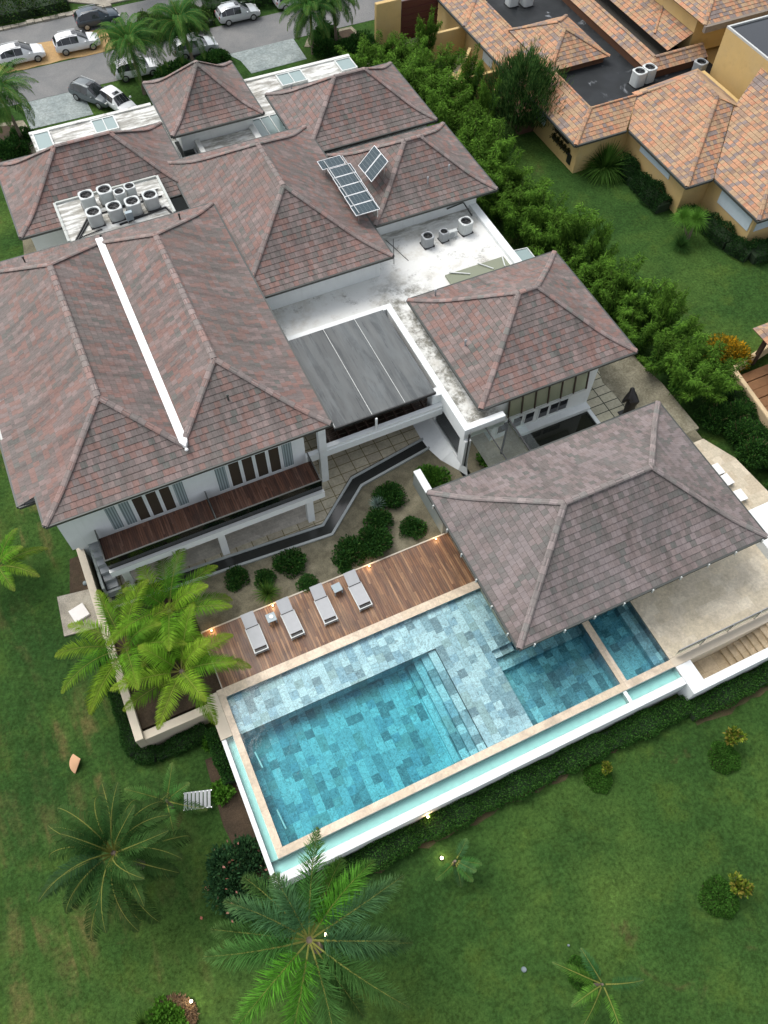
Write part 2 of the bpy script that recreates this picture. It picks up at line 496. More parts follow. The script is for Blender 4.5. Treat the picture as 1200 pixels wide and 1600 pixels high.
# pool stone
def pool_tile(name, cols, px=.44, py=.92):
    n = N(name); p = n.pos(); X = n.sep(p)
    u = n.math('DIVIDE', X[0], px); colm = n.math('FLOOR', u)
    sh = n.white(n.comb(colm, .5, 9.0))
    v = n.math('ADD', n.math('DIVIDE', X[1], py), n.math('MULTIPLY', sh, 1.0)); row = n.math('FLOOR', v)
    hv = n.white(n.comb(colm, row, 4.4))
    half = n.math('MULTIPLY', n.math('GREATER_THAN', hv, .45), n.math('FLOOR', n.math('MULTIPLY', n.math('FRACT', v), 2.0)))
    wn = n.white(n.comb(colm, row, n.math('ADD', half, n.math('FLOOR', X[2]))))
    c = n.ramp(wn, [(i / len(cols), q) for i, q in enumerate(cols)], 'CONSTANT')
    vn = n.noise(p, 3.4, 8, .75, 1.8)
    c = n.mix(.18, c, n.ramp(n.noise(n.add(p, (8, 1, 3)), 1.6, 6, .65, 1.0), [(.35, cols[1]), (.5, cols[4]), (.65, cols[2])]))
    c = n.mix(n.math('MULTIPLY', n.step(vn, .5, .62), .4), c, cols[2])
    ve = n.noise(n.add(p, (4, 8, 1)), 5.0, 7, .75, 2.0)
    c = n.mix(1.0, c, n.ramp(ve, [(.34, .45), (.5, 1.0), (.66, 1.35)]), 'MULTIPLY')
    fu = n.math('FRACT', u)
    c = n.mix(n.math('MULTIPLY', n.math('LESS_THAN', fu, .03), .6), c, (.1, .13, .14))
    return n.done(c, .45, .4)
M['pool_stone'] = pool_tile('pool_stone', [(.46, .58, .64), (.27, .37, .43), (.62, .72, .76), (.16, .22, .26), (.52, .63, .69), (.3, .43, .53), (.38, .46, .46), (.66, .76, .8)])
M['pool_plaster'] = plain('pool_plaster', (.78, .86, .83), .5)

def water(name, dens, col):
    n = N(name); p = n.pos()
    tr = n.node('BsdfTransparent'); tr.inputs[0].default_value = (.98, 1, 1, 1)
    gl = n.node('BsdfGlossy'); gl.inputs['Roughness'].default_value = .02
    fr = n.node('Fresnel'); fr.inputs[0].default_value = 1.33
    b = n.node('Bump'); b.inputs['Strength'].default_value = .45; b.inputs['Distance'].default_value = .03
    n.inp(b, 'Height', n.noise(p, 1.7, 3, .5, .8))
    n.t.links.new(b.outputs[0], gl.inputs['Normal']); n.t.links.new(b.outputs[0], fr.inputs['Normal'])
    mx = n.node('MixShader')
    n.t.links.new(fr.outputs[0], mx.inputs[0]); n.t.links.new(tr.outputs[0], mx.inputs[1]); n.t.links.new(gl.outputs[0], mx.inputs[2])
    n.t.links.new(mx.outputs[0], n.out.inputs['Surface'])
    va = n.node('VolumeAbsorption'); va.inputs['Color'].default_value = (*col, 1); va.inputs['Density'].default_value = dens
    n.t.links.new(va.outputs[0], n.out.inputs['Volume'])
    return n.mat
M['water'] = water('pool_water', .7, (.12, .78, .83))
M['pond'] = plain('dark_pond_water', (.012, .014, .01), .05, .6)

def leafmat(name, rough=.75, trans=.3, spec=.04):
    n = N(name)
    at = n.node('Attribute'); at.attribute_name = 'Col'
    f = n.noise(n.pos(), 3.0, 3)
    c = n.mix(1.0, at.outputs['Color'], n.ramp(f, [(.25, .8), (.75, 1.2)]), 'MULTIPLY')
    n.inp(n.p, 'Base Color', c)
    n.p.inputs['Roughness'].default_value = rough
    n.p.inputs['Specular IOR Level'].default_value = spec
    tl = n.node('BsdfTranslucent'); n.inp(tl, 0, c)
    mx = n.node('MixShader'); mx.inputs[0].default_value = trans
    n.t.links.new(n.p.outputs[0], mx.inputs[1]); n.t.links.new(tl.outputs[0], mx.inputs[2])
    n.t.links.new(mx.outputs[0], n.out.inputs['Surface'])
    return n.mat
M['leaf'] = leafmat('leaf')
M['bark'] = plain('palm_bark', (.16, .13, .1), .9, .2, 0, .35, 9)
M['stem'] = plain('plant_stem', (.1, .09, .04), .8, .2, 0, .3, 9)
M['culm'] = plain('bamboo_culm', (.16, .2, .06), .5, .4, 0, .3, 9)

def lampmat(name, col, st):
    n = N(name)
    n.p.inputs['Emission Color'].default_value = (*col, 1)
    n.p.inputs['Emission Strength'].default_value = st
    return n.done(col, .4)
M['bulb'] = lampmat('lit_lamp', (1.0, .8, .5), 14.0)
M['warm_bulb'] = lampmat('lit_warm_lamp', (1.0, .6, .25), 10.0)

n = N('solar_cells'); uv = n.sep(n.uvn())
gx = n.math('LESS_THAN', n.math('FRACT', n.math('MULTIPLY', uv[0], 6.0)), .07)
gy = n.math('LESS_THAN', n.math('FRACT', n.math('MULTIPLY', uv[1], 10.0)), .07)
c = n.mix(n.math('MAXIMUM', gx, gy), n.mix(n.noise(n.pos(), 2, 3), (.022, .042, .055), (.036, .062, .075)), (.16, .19, .2))
M['cells'] = n.done(c, .3, .3)
# ------------------------------------------------------------------ ground and roads
def sstep(a, b, x):
    t = min(1.0, max(0.0, (x - a) / (b - a)))
    return t * t * (3 - 2 * t)

def gz(x, y):
    z = -1.5 + .6 * sstep(18, 58, y)
    if y < 62: z += (.95 - .55 * sstep(18, 58, y)) * sstep(29.5, 33.5, x) * sstep(8, 22, y) * (1 - sstep(56, 62, y))
    return z + .05 * math.sin(x * .21) * math.cos(y * .17) * (1 - sstep(56, 62, y))

xs = [-600, -300, -150, -80] + [-50 + 1.25 * i for i in range(97)] + [100, 150, 300, 600]
ys = [-500, -250, -120, -60] + [-30 + 1.25 * i for i in range(105)] + [120, 160, 250, 500, 900]
xs = sorted(set(xs)); ys = sorted(set(ys))
me = bpy.data.meshes.new('lawn')
vs = [(x, y, gz(x, y)) for y in ys for x in xs]
nx = len(xs)
inside = lambda x, y: -1.0 < x < 20 and 8 < y < 60        # under the house and pool the ground drops away
vs = [(x, y, z - 3.0) if inside(x, y) else (x, y, z) for x, y, z in vs]
fs = [(j * nx + i, j * nx + i + 1, (j + 1) * nx + i + 1, (j + 1) * nx + i) for j in range(len(ys) - 1) for i in range(nx - 1)]
me.from_pydata(vs, [], fs)
tag(link('lawn', me, M['lawn'], smooth=True), kind='structure')

def sheet(name, poly, z, mat, kind='structure', parent=None, th=0.0):
    b = MB()
    b.prism(poly, z - .3, z, sides=True)
    o = b.build(name, mat, parent)
    if kind: o['kind'] = kind
    return o

def jag(x0, x1, y, amp, n, seed, rev=False):
    r = random.Random(seed)
    pts = [(x0 + (x1 - x0) * i / n, y + r.uniform(-amp, amp)) for i in range(n + 1)]
    return pts[::-1] if rev else pts
RZ = -.88
sheet('road', [(-60, 71.25), (39, 71.25), (39, 75.9), (-60, 76.1)], RZ, M['asphalt'])
sheet('road', [(-60, 79.6), (70, 79.5), (70, 83.0), (-60, 83.0)], RZ, M['asphalt'])
sheet('road', [(39.004, 68.5), (90, 68.5), (90, 76.5), (39.004, 76.5)], RZ, M['asphalt'])
sheet('gravel_verge', jag(-30, 9.6, 76.1, .12, 40, 3) + jag(-30, 9.6, 79.7, .2, 40, 4, True), RZ + .012, M['yellowgravel'])
sheet('driveway', [(.1, 67.35), (5.3, 67.3), (5.2, 71.2), (.15, 71.2)], RZ + .006, M['concrete'])
sheet('driveway', [(19.4, 67.6), (24.7, 67.75), (24.8, 71.3), (18.5, 71.2), (19.2, 69.8)], RZ + .006, M['concrete'])
sheet('pavement', [(10.5, 83.6), (60, 83.6), (60, 86.5), (6, 86.5)], RZ + .1, M['kerb'])
b = MB()
for i in range(60):
    x = -32 + i * .72
    b.box(x, x + .68, 83.05 + random.uniform(-.06, .06), 83.55 + random.uniform(-.1, .1), -1.0, RZ + .14 + random.uniform(-.04, .05))
tag(b.build('kerb', M['kerb']), 'rough stone kerb along the far edge of the street', 'kerb')
sheet('planting_bed', [(25.2, 69.6), (26.0, 69.2), (27.2, 66.8), (29.5, 64.6), (31, 66), (30.5, 71), (26.2, 71.1)], RZ + .03, M['pebble'])
sheet('planting_bed', [(26.1, 70.6), (26.3, 69.6), (27.5, 67.3), (29.6, 65.4), (30.6, 66.2), (30.2, 70.6)], RZ + .06, M['soil'])
sheet('planting_bed', [(-4, 62.4), (-1, 62.2), (.2, 63.2), (.3, 65.4), (-.2, 68.8), (-4, 69.5)], RZ + .03, M['pebble'])
sheet('planting_bed', [(-4, 63.2), (-1, 63.1), (-.5, 64.0), (-.5, 66), (-.8, 68.4), (-4, 69)], RZ + .06, M['soil'])

# courtyard podium and its finishes
sheet('terrace', [(-5.2, 15.47), (30.9, 15.47), (30.9, 24.0), (30.9, 27), (26.5, 33), (26.0, 60), (-2.3, 60), (-5.2, 40)], -.06, M['sand'])
sheet('paving', [(-5.0, 23.0), (-5.0, 22.86), (7.22, 22.4), (9.98, 24.7), (15.1, 25.46), (16.1, 25.5), (16.1, 34), (7.5, 34), (7.5, 27), (-5.0, 27)], 0.0, M['step_paver'])
sheet('paving', [(-4.2, 22.95), (7.0, 22.95), (7.0, 26.15), (-4.2, 26.15)], .006, M['plank_floor'])
sheet('paving', [(25.55, 21.4), (28.1, 21.4), (27.7, 24.6), (28.9, 28.0), (25.7, 28.0)], -.03, M['dark_joint_paver'])
sheet('gravel_path', [(25.0, 19.0), (31.2, 19.0), (31.2, 23.0), (30.4, 27.5), (29.3, 31), (25.0, 31)], -.045, M['pebble'])
sheet('path', [(27.6, 5.5), (32.4, 5.5), (32.2, 12), (31.8, 16.2), (30.9, 18.2), (27.6, 18.2)], .0, M['travertine'])
sheet('paving', [(16.05, 18.5), (20.15, 18.5), (20.15, 33), (16.05, 33)], .02, M['travertine'])
sheet('garden_bed', [(-1.2, 18.86), (13.3, 18.86), (13.6, 22.8), (14.95, 24.4), (10.3, 23.6), (7.6, 21.4), (-1.2, 21.9)], -.03, M['sand'])
sheet('soil', [(-5.6, 15.2), (-1.24, 15.2), (-1.24, 22.6), (-5.6, 22.6)], -.028, M['soil'])
sheet('soil', [(14.0, 20.3), (16.9, 19.4), (16.4, 21.9), (15.3, 23.6), (14.9, 24.2), (13.7, 22.7)], .02, M['sand'])

# drain channel between two grey kerbs, zig-zagging round the garden
def offset_path(path, d):
    out = []
    for i, p in enumerate(path):
        a = Vector(path[max(0, i - 1)]); c = Vector(path[min(len(path) - 1, i + 1)]); p = Vector(p)
        d0 = (p - a).normalized() if i > 0 else (c - p).normalized()
        d1 = (c - p).normalized() if i < len(path) - 1 else d0
        n0 = Vector((-d0.y, d0.x)); n1 = Vector((-d1.y, d1.x))
        nn = (n0 + n1).normalized(); k = d / max(.3, nn.dot(n0))
        out.append((p.x + nn.x * k, p.y + nn.y * k))
    return out
cpath = [(-5.0, 22.55), (2.4, 22.15), (7.3, 21.85), (10.12, 24.15), (15.4, 25.0)]
L1, L2 = offset_path(cpath, .3), offset_path(cpath, -.3)
L3, L4 = offset_path(cpath, .44), offset_path(cpath, -.44)
dr = thing('drain_channel', 'dark drain channel with pale kerbs zigzagging round the gravel garden', 'drain', (5, 22, 0))
b = MB()
for i in range(len(cpath) - 1):
    b.face([(*L2[i], .008), (*L2[i + 1], .008), (*L1[i + 1], .008), (*L1[i], .008)])
b.build('channel', M['channel'], dr)
for A, B in ((L1, L3), (L4, L2)):
    b = MB()
    for i in range(len(cpath) - 1):
        q = [A[i], A[i + 1], B[i + 1], B[i]]
        b.prism(q, -.2, .07)
    b.build('kerb', plain('kerb_grey', (.36, .39, .38), .7), dr)

# ------------------------------------------------------------------ tiled roofs
def profile(R, H, s1=.37, a=.08, c=.48):
    lo, hi = a * R, c * R
    s2 = s1 + (H - s1 * R) / (R - (lo + hi) / 2)
    def f(d):
        if d <= lo: return s1 * d
        if d <= hi:
            t = (d - lo) / (hi - lo)
            return s1 * d + (s2 - s1) * (hi - lo) * (t ** 3 - t ** 4 / 2)
        return s1 * d + (s2 - s1) * ((hi - lo) * .5 + d - hi)
    return f

def clip(poly, a, bb, keep_ge):
    """keep part of poly where a*x+b*y >= keep_ge"""
    out = []
    for i in range(len(poly)):
        p, q = poly[i], poly[(i + 1) % len(poly)]
        dp = a * p[0] + bb * p[1] - keep_ge; dq = a * q[0] + bb * q[1] - keep_ge
        if dp >= -1e-9: out.append(p)
        if (dp > 1e-9 and dq < -1e-9) or (dp < -1e-9 and dq > 1e-9):
            t = dp / (dp - dq)
            out.append((p[0] + (q[0] - p[0]) * t, p[1] + (q[1] - p[1]) * t))
    return out

def tile_face(mb, poly, p0, nrm, zf, step=.34, tw=.31, lift=.03, row0=0):
    nx_, ny_ = nrm
    tx, ty = -ny_, nx_
    ds = [(p[0] - p0[0]) * nx_ + (p[1] - p0[1]) * ny_ for p in poly]
    d, dmax = min(ds), max(ds)
    row = row0
    base = p0[0] * nx_ + p0[1] * ny_
    while d < dmax - 1e-4:
        sl = (zf(d + .01) - zf(d)) / .01
        d2 = min(dmax, d + step / math.sqrt(1 + sl * sl))
        if dmax - d2 < .06: d2 = dmax
        piece = clip(clip(poly, nx_, ny_, base + d), -nx_, -ny_, -(base + d2))
        if len(piece) >= 3:
            za, zb = zf(d) + lift, zf(d2) + .004
            pts, uv, low = [], [], []
            for (x, y) in piece:
                dd = (x - p0[0]) * nx_ + (y - p0[1]) * ny_
                t = (dd - d) / (d2 - d)
                pts.append((x, y, za + (zb - za) * t))
                u = ((x - p0[0]) * tx + (y - p0[1]) * ty) / tw
                uv.append((u, row + .05 + .9 * t))
                if t < .001: low.append((x, y, u))
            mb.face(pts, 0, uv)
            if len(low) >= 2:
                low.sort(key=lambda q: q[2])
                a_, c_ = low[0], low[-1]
                mb.face([(c_[0], c_[1], za), (a_[0], a_[1], za), (a_[0], a_[1], za - lift - .02), (c_[0], c_[1], za - lift - .02)], 1)  # riser in the dark course-shade colour
        d = d2; row += 1

class MM:
    """several meshes built as separate parts of the same name"""
    def __init__(self): self.parts = []
    def new(self):
        self.parts.append(MB()); return self.parts[-1]
    def build(self, name, mats, parent=None):
        return [q.build(name, mats, parent) for q in self.parts]

def caps(mb, pts, w=.16, hgt=.032, seg=.42):
    """overlapping cap tiles along a 3-D polyline"""
    if isinstance(mb, MM): mb = mb.new()
    pts = [Vector(p) for p in pts]
    cum = [0]
    for a, c in zip(pts, pts[1:]): cum.append(cum[-1] + (c - a).length)
    def at(s):
        for i in range(len(pts) - 1):
            if s <= cum[i + 1] or i == len(pts) - 2:
                t = (s - cum[i]) / max(1e-6, cum[i + 1] - cum[i]); return pts[i].lerp(pts[i + 1], t)
    k = 0; s = 0
    while s < cum[-1] - .05:
        e = min(cum[-1], s + seg * 1.06)
        A, B = at(s), at(e)
        t = (B - A).normalized(); sd_ = Vector((t.y, -t.x, 0))
        if sd_.length < 1e-3: sd_ = Vector((1, 0, 0))
        sd_.normalize()
        zu = Vector((0, 0, 1))
        def prof(P, ww, dz): return [P - sd_ * ww + zu * (dz - .03), P - sd_ * ww * .55 + zu * (hgt * .8 + dz), P + sd_ * ww * .55 + zu * (hgt * .8 + dz), P + sd_ * ww + zu * (dz - .03)]
        a4, b4 = prof(A, w * 1.03, .022), prof(B, w * .98, .008)
        for i in range(3):
            mb.face([a4[i + 1], a4[i], b4[i], b4[i + 1]], 0, [(k * 3 + .3, 200.5 + k % 3), (k * 3 + .6, 200.5 + k % 3), (k * 3 + .6, 200.7 + k % 3), (k * 3 + .3, 200.7 + k % 3)])
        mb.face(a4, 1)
        s += seg; k += 1

def hip_caps(mb, corner, dirv, R, zf, dmin=0.0, n=14):
    pts = []
    for i in range(n + 1):
        d = dmin + (R - dmin) * i / n
        pts.append((corner[0] + dirv[0] * d, corner[1] + dirv[1] * d, zf(d) + .05))
    caps(mb, pts)

def gutter_run(mb, a, c, z, out, w=.1, h=.13):
    ox, oy = out
    x0, x1 = sorted((a[0], c[0])); y0, y1 = sorted((a[1], c[1]))
    if ox: x0, x1 = (x0, x0 + w) if ox > 0 else (x0 - w, x0)
    if oy: y0, y1 = (y0, y0 + w) if oy > 0 else (y0 - w, y0)
    mb.box(x0, x1, y0, y1, z - h, z + .02)

def hip_roof(parent, x0, x1, y0, y1, ze, H, mats, label=None, faces='SNEW', hipcaps=('sw', 'se', 'nw', 'ne'), gut='snew', cutS=None):
    R = min(x1 - x0, y1 - y0) / 2
    prof_ = profile(R, H)
    zf = lambda d: ze + prof_(d)
    cx0, cx1, cy0, cy1 = x0 + R, x1 - R, y0 + R, y1 - R
    mb = MB()
    if 'S' in faces:
        polyS = [(x0, y0), (x1, y0), (cx1, cy0), (cx0, cy0)] if cx1 - cx0 > 1e-3 else [(x0, y0), (x1, y0), (cx0, cy0)]
        if cutS:            # a rectangular notch (x0, x1, ytop) cut out of the front slope
            a, c, yt = cutS
            for pc in (clip(polyS, -1, 0, -a), clip(polyS, 1, 0, c), clip(clip(clip(polyS, 1, 0, a), -1, 0, -c), 0, 1, yt)):
                if len(pc) > 2: tile_face(mb, pc, (x0, y0), (0, 1), zf)
        else:
            tile_face(mb, polyS, (x0, y0), (0, 1), zf)
    if 'N' in faces:
        tile_face(mb, [(x1, y1), (x0, y1), (cx0, cy1), (cx1, cy1)] if cx1 - cx0 > 1e-3 else [(x1, y1), (x0, y1), (cx0, cy1)], (x1, y1), (0, -1), zf)
    if 'W' in faces:
        tile_face(mb, [(x0, y1), (x0, y0), (cx0, cy0), (cx0, cy1)] if cy1 - cy0 > 1e-3 else [(x0, y1), (x0, y0), (cx0, cy0)], (x0, y1), (1, 0), zf)
    if 'E' in faces:
        tile_face(mb, [(x1, y0), (x1, y1), (cx1, cy1), (cx1, cy0)] if cy1 - cy0 > 1e-3 else [(x1, y0), (x1, y1), (cx1, cy0)], (x1, y0), (-1, 0), zf)
    ro = mb.build('roof', mats, parent)
    if label: ro['label'] = label
    cb = MB()
    for k, cn, dv in (('sw', (x0, y0), (1, 1)), ('se', (x1, y0), (-1, 1)), ('nw', (x0, y1), (1, -1)), ('ne', (x1, y1), (-1, -1))):
        if k in hipcaps: hip_caps(cb, cn, dv, R, zf)
    if cx1 - cx0 > .05 or cy1 - cy0 > .05:
        caps(cb, [(cx0, cy0, zf(R) + .05), (cx1, cy1, zf(R) + .05)])
    cb.build('ridge_cap', [CAPM[mats[0].name], mats[1]], ro)
    g = MB()
    if 's' in gut: gutter_run(g, (x0, y0), (x1, y0), ze, (0, -1))
    if 'n' in gut: gutter_run(g, (x0, y1), (x1, y1), ze, (0, 1))
    if 'w' in gut: gutter_run(g, (x0, y0), (x0, y1), ze, (-1, 0))
    if 'e' in gut: gutter_run(g, (x1, y0), (x1, y1), ze, (1, 0))
    if gut: g.build('gutter', M['gutter'], ro)
    s = MB()
    s.face([(x0, y0, ze - .06), (x0, y1, ze - .06), (x1, y1, ze - .06), (x1, y0, ze - .06)])
    s.build('soffit', M['soffit'], ro)
    return ro, zf

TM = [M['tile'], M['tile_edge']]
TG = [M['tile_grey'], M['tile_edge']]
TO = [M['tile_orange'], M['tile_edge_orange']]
light = lambda P_, k: [tuple(min(.8, x * k + .015) for x in c_) for c_ in P_]
CAPM = {'clay_tile': tile_mat('clay_cap', light(PAL, 1.16), ((.21, .19, .17), (.27, .19, .17))), 'grey_clay_tile': tile_mat('grey_clay_cap', light(PALG, 1.18), ((.22, .21, .2), (.26, .21, .2)))}

# ------------------------------------------------------------------ the villa
V = thing('villa', 'white villa of linked wings under plum-brown hipped tile roofs with flat white roofs between', 'house', (8, 36, 0))
# main wing: two parallel ridges with a white valley between
x0, x1, y0, y1, ze, XV = -6.12, 8.83, 24.28, 43.45, 6.2, 1.43
R = 4.47; pf = profile(R, 2.5); zf = lambda d: ze + pf(d)
xl, xr = x0 + R, x1 - R
mb = MB()
tile_face(mb, [(x0, y0), (XV, y0), (XV, y0 + (2 * R - (XV - x0))), (xl, y0 + R)], (x0, y0), (0, 1), zf)
dR = 2 * R - (x1 - XV)
tile_face(mb, [(XV, y0), (x1, y0), (xr, y0 + R), (XV, y0 + dR)], (x0, y0), (0, 1), zf)
dL = 2 * R - (XV - x0)
tile_face(mb, [(x0, y1), (x0, y0), (xl, y0 + R), (xl, y1 - R)], (x0, y1), (1, 0), zf)
tile_face(mb, [(x1, y0), (x1, y1), (xr, y1 - R), (xr, y0 + R)], (x1, y0), (-1, 0), zf)
xe = xl + R
tile_face(mb, [(XV, y0 + dL), (XV, y1 - dL), (xl, y1 - R), (xl, y0 + R)], (xe, y0), (-1, 0), zf)
xw = xr - R
tile_face(mb, [(XV, y1 - dR), (XV, y0 + dR), (xr, y0 + R), (xr, y1 - R)], (xw, y1), (1, 0), zf)
tile_face(mb, [(XV, y1), (x0, y1), (xl, y1 - R), (XV, y1 - dL)], (x1, y1), (0, -1), zf)
tile_face(mb, [(x1, y1), (XV, y1), (XV, y1 - dR), (xr, y1 - R)], (x1, y1), (0, -1), zf)
# stepped extensions of the left eave
tile_face(mb, [(x0, 30.6), (-7.1, 30.6), (-7.1, 26.2), (x0, 26.2)], (x0, y1), (1, 0), zf)
tile_face(mb, [(x0, 33.0), (-6.95, 33.0), (-6.95, 30.6), (x0, 30.6)], (x0, y1), (1, 0), zf)
tile_face(mb, [(x0, 41.0), (-6.55, 41.0), (-6.55, 33.0), (x0, 33.0)], (x0, y1), (1, 0), zf)
ro = mb.build('roof', TM, V)
ro['label'] = 'large double-ridged tile roof split by a white valley strip'
cb = MB()
hip_caps(cb, (x0, y0), (1, 1), R, zf); hip_caps(cb, (x1, y0), (-1, 1), R, zf)
hip_caps(cb, (x0, y1), (1, -1), R, zf); hip_caps(cb, (x1, y1), (-1, -1), R, zf)
hip_caps(cb, (xe, y0), (-1, 1), R, zf, dL + .02, 8); hip_caps(cb, (xw, y0), (1, 1), R, zf, dR + .02, 8)
hip_caps(cb, (xe, y1), (-1, -1), R, zf, dL + .02, 8); hip_caps(cb, (xw, y1), (1, -1), R, zf, dR + .02, 8)
for xx in (xl, xr): caps(cb, [(xx, y0 + R, zf(R) + .05), (xx, y1 - R, zf(R) + .05)], .17)
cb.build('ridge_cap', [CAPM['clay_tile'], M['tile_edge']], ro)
b = MB()
zv = max(zf(dL), zf(dR))
ya, yb = y0 + dL - .15, y1 - dL + .1
b.prism([(XV - .2, ya + .25), (XV, ya - .12), (XV + .22, ya + .25), (XV + .22, yb), (XV - .2, yb)], zv - .1, zv + .17)
b.tube((XV, ya - .22, zv + .02), (XV, ya - .22, zv + .1), .1, .06, 10)
b.build('valley_gutter', plain('white_membrane', (.86, .87, .87), .6), ro)
g = MB()
gutter_run(g, (x0, y0), (x1, y0), ze, (0, -1)); gutter_run(g, (x1, y0), (x1, y1), ze, (1, 0)); gutter_run(g, (x0, y0), (x0, 26.2), ze, (-1, 0))
gutter_run(g, (-7.1, 26.2), (-7.1, 30.6), zf(-1), (-1, 0)); gutter_run(g, (-7.1, 26.2), (x0 - .1, 26.2), zf(-1), (0, -1))
gutter_run(g, (x0, y1), (x1, y1), ze, (0, 1))
g.build('gutter', M['gutter'], ro)
s = MB(); s.face([(x0, y0, ze - .06), (x0, y1, ze - .06), (x1, y1, ze - .06), (x1, y0, ze - .06)])
s.face([(-7.1, 26.2, zf(-1) - .06), (-7.1, 41, zf(-1) - .06), (x0 - .1, 41, zf(-1) - .06), (x0 - .1, 26.2, zf(-1) - .06)])
s.build('soffit', M['soffit'], ro)
b = MM()
for (x, y) in ((-3.0, y1 - 1.2), (1.6, y1 - 1.15), (6.4, y1 - 1.4), (4.3, y0 + 2.6)):
    d = min(y1 - y, y - y0); q = b.new(); q.tube((x, y, zf(d)), (x, y, zf(d) + .38), .05, .05, 8); q.tube((x, y, zf(d) + .38), (x, y, zf(d) + .46), .08, .05, 8)
b.build('vent_pipe', M['gutter'], ro)

for args in ((7.6, 17.58, 35.13, 49.5, 5.5, 3.15, 'tall centre hipped roof'),
             (16.6, 26.7, 47.0, 54.8, 5.1, 2.52, 'hipped roof farthest back on the right'),
             (17.95, 27.0, 38.65, 46.58, 5.0, 2.5, 'hipped roof carrying the solar panels'),
             (8.8, 15.56, 52.42, 59.42, 5.3, 2.58, 'small pyramid roof over the entrance'),
             (17.4, 27.95, 23.18, 32.55, 4.2, 2.85, 'hipped roof beside the dark pond')):
    r_, z_ = hip_roof(V, *args[:6], TM, args[6])
    if 'solar' in args[6] or 'farthest' in args[6] or 'pond' in args[6]:
        b = MM()
        for (x, y) in {'s': [(22.5, 40.2), (24.2, 40.5)], 'f': [(18.3, 53.9)], 'p': [(19.0, 32.0), (18.6, 27.4)]}['s' if 'solar' in args[6] else 'f' if 'farthest' in args[6] else 'p']:
            d = min(x - args[0], args[1] - x, y - args[2], args[3] - y); zz = z_(d)
            q = b.new(); q.tube((x, y, zz - .05), (x, y, zz + .4), .05, .05, 8); q.tube((x, y, zz + .4), (x, y, zz + .5), .09, .05, 8)
        b.build('vent_pipe', M['acgrey'], r_)
PX0, PX1, PYT = -.22, 6.45, 47.68
hip_roof(V, -2.93, 8.56, 46.46, 54.4, 5.2, 2.75, TM, 'hipped roof behind the cluster of condensers', cutS=(PX0, PX1, PYT))

# walls of the wings
b = MB()
b.box(-5.75, 7.38, 24.75, 42.9, 2.75, 6.14)                      # main wing, upper floor
b.box(-5.75, 7.38, 26.2, 42.9, -1.6, 2.746)                      # main wing, ground floor set back
b.box(8.4, 17.1, 36.0, 48.9, -1.0, 5.44)                         # centre
b.box(18.2, 26.0, 39.5, 46.0, -1.2, 4.94)                        # solar wing
b.box(17.2, 26.2, 47.6, 54.2, -1.2, 5.04)
b.box(9.5, 14.9, 53.1, 58.8, -1.2, 5.24)
b.box(-2.4, 8.0, 47.72, 53.8, -1.2, 5.14)
b.box(18.75, 25.7, 23.5, 32.0, -.1, 4.14)                        # wing by the pond
b.build('wall', M['white'], V)
b = MB()
b.box(PX0 + .06, PX1 - .06, 43.62, PYT + .03, -1.2, 5.9, 0)
o = b.build('service_roof', M['roofgrime'], V)
b = MB()
wp_ = stucco('weathered_parapet', (.5, .53, .5), .9, 1.0)
for q in ((PX0 - .1, PX0 + .06, 43.9, PYT + .1), (PX1 - .06, PX1 + .1, 43.9, PYT + .1), (PX0 + .06, PX1 - .06, PYT + .03, PYT + .16)):
    b = MB(); b.box(*q, 4.6, 6.03); b.build('parapet', wp_, o)
# flat roofs
fr = MB()
fr.prism([(9.3, 32.78), (16.5, 32.78), (16.5, 22.9), (18.8, 22.9), (18.8, 32.78), (25.5, 32.78), (25.5, 39.56), (9.3, 39.56)], 3.0, 3.34, bottom=True)
o = fr.build('flat_roof', M['roofgrime'], V)
o['label'] = 'flat white roof with dark mould stains and a mossy strip'
for q in ((25.5, 26.05, 33.2, 39.9, 2.6, 3.6), (16.1, 16.5, 22.5, 33.2, 2.85, 3.72), (9.4, 16.096, 32.8, 33.2, 2.85, 3.72), (16.504, 18.75, 22.5, 22.9, 2.85, 3.72)):
    b = MB(); b.box(*q); b.build('parapet', M['white'], o, bevel=.03)
b = MM(); b.new()
for (xa, ya, xb, yb) in ((18.4, 36.6, 19.4, 38.8), (19.4, 36.5, 18.9, 38.9)):
    b.parts[0].bar((xa, ya, 3.36), (xb, yb, 3.36), .035, .03)
b.new(); b.parts[1].tube((25.3, 38.7, 3.36), (24.9, 39.35, 4.1), .05, .05, 6); b.parts[1].tube((23.7, 39.42, 3.9), (24.9, 39.35, 4.1), .05, .05, 6)
b.build('pipework', M['gutter'], o)
# back flat roofs along the street
for q in ((-.1, 9.4, 53.2, 59.6, -1.0, 3.36), (15.0, 25.35, 53.0, 59.6, -1.0, 3.36), (15.0, 17.3, 48.9, 52.996, -1.0, 3.3), (8.0, 9.4, 49.0, 53.196, -1.0, 3.3), (10.75, 14.5, 48.8, 53.0, 3.0, 4.0)):
    b = MB(); b.box(*q); b.build('flat_roof', M['roofgrime'], V)
for q in ((-.14, 9.0, 59.6, 59.9, -1.0, 3.46), (15.4, 25.4, 59.6, 59.9, -1.0, 3.46), (10.4, 10.746, 48.8, 53.0, 2.8, 4.22), (14.504, 14.9, 48.8, 53.0, 2.8, 4.22)):
    b = MB(); b.box(*q); b.build('parapet', M['roofwhite'], V)

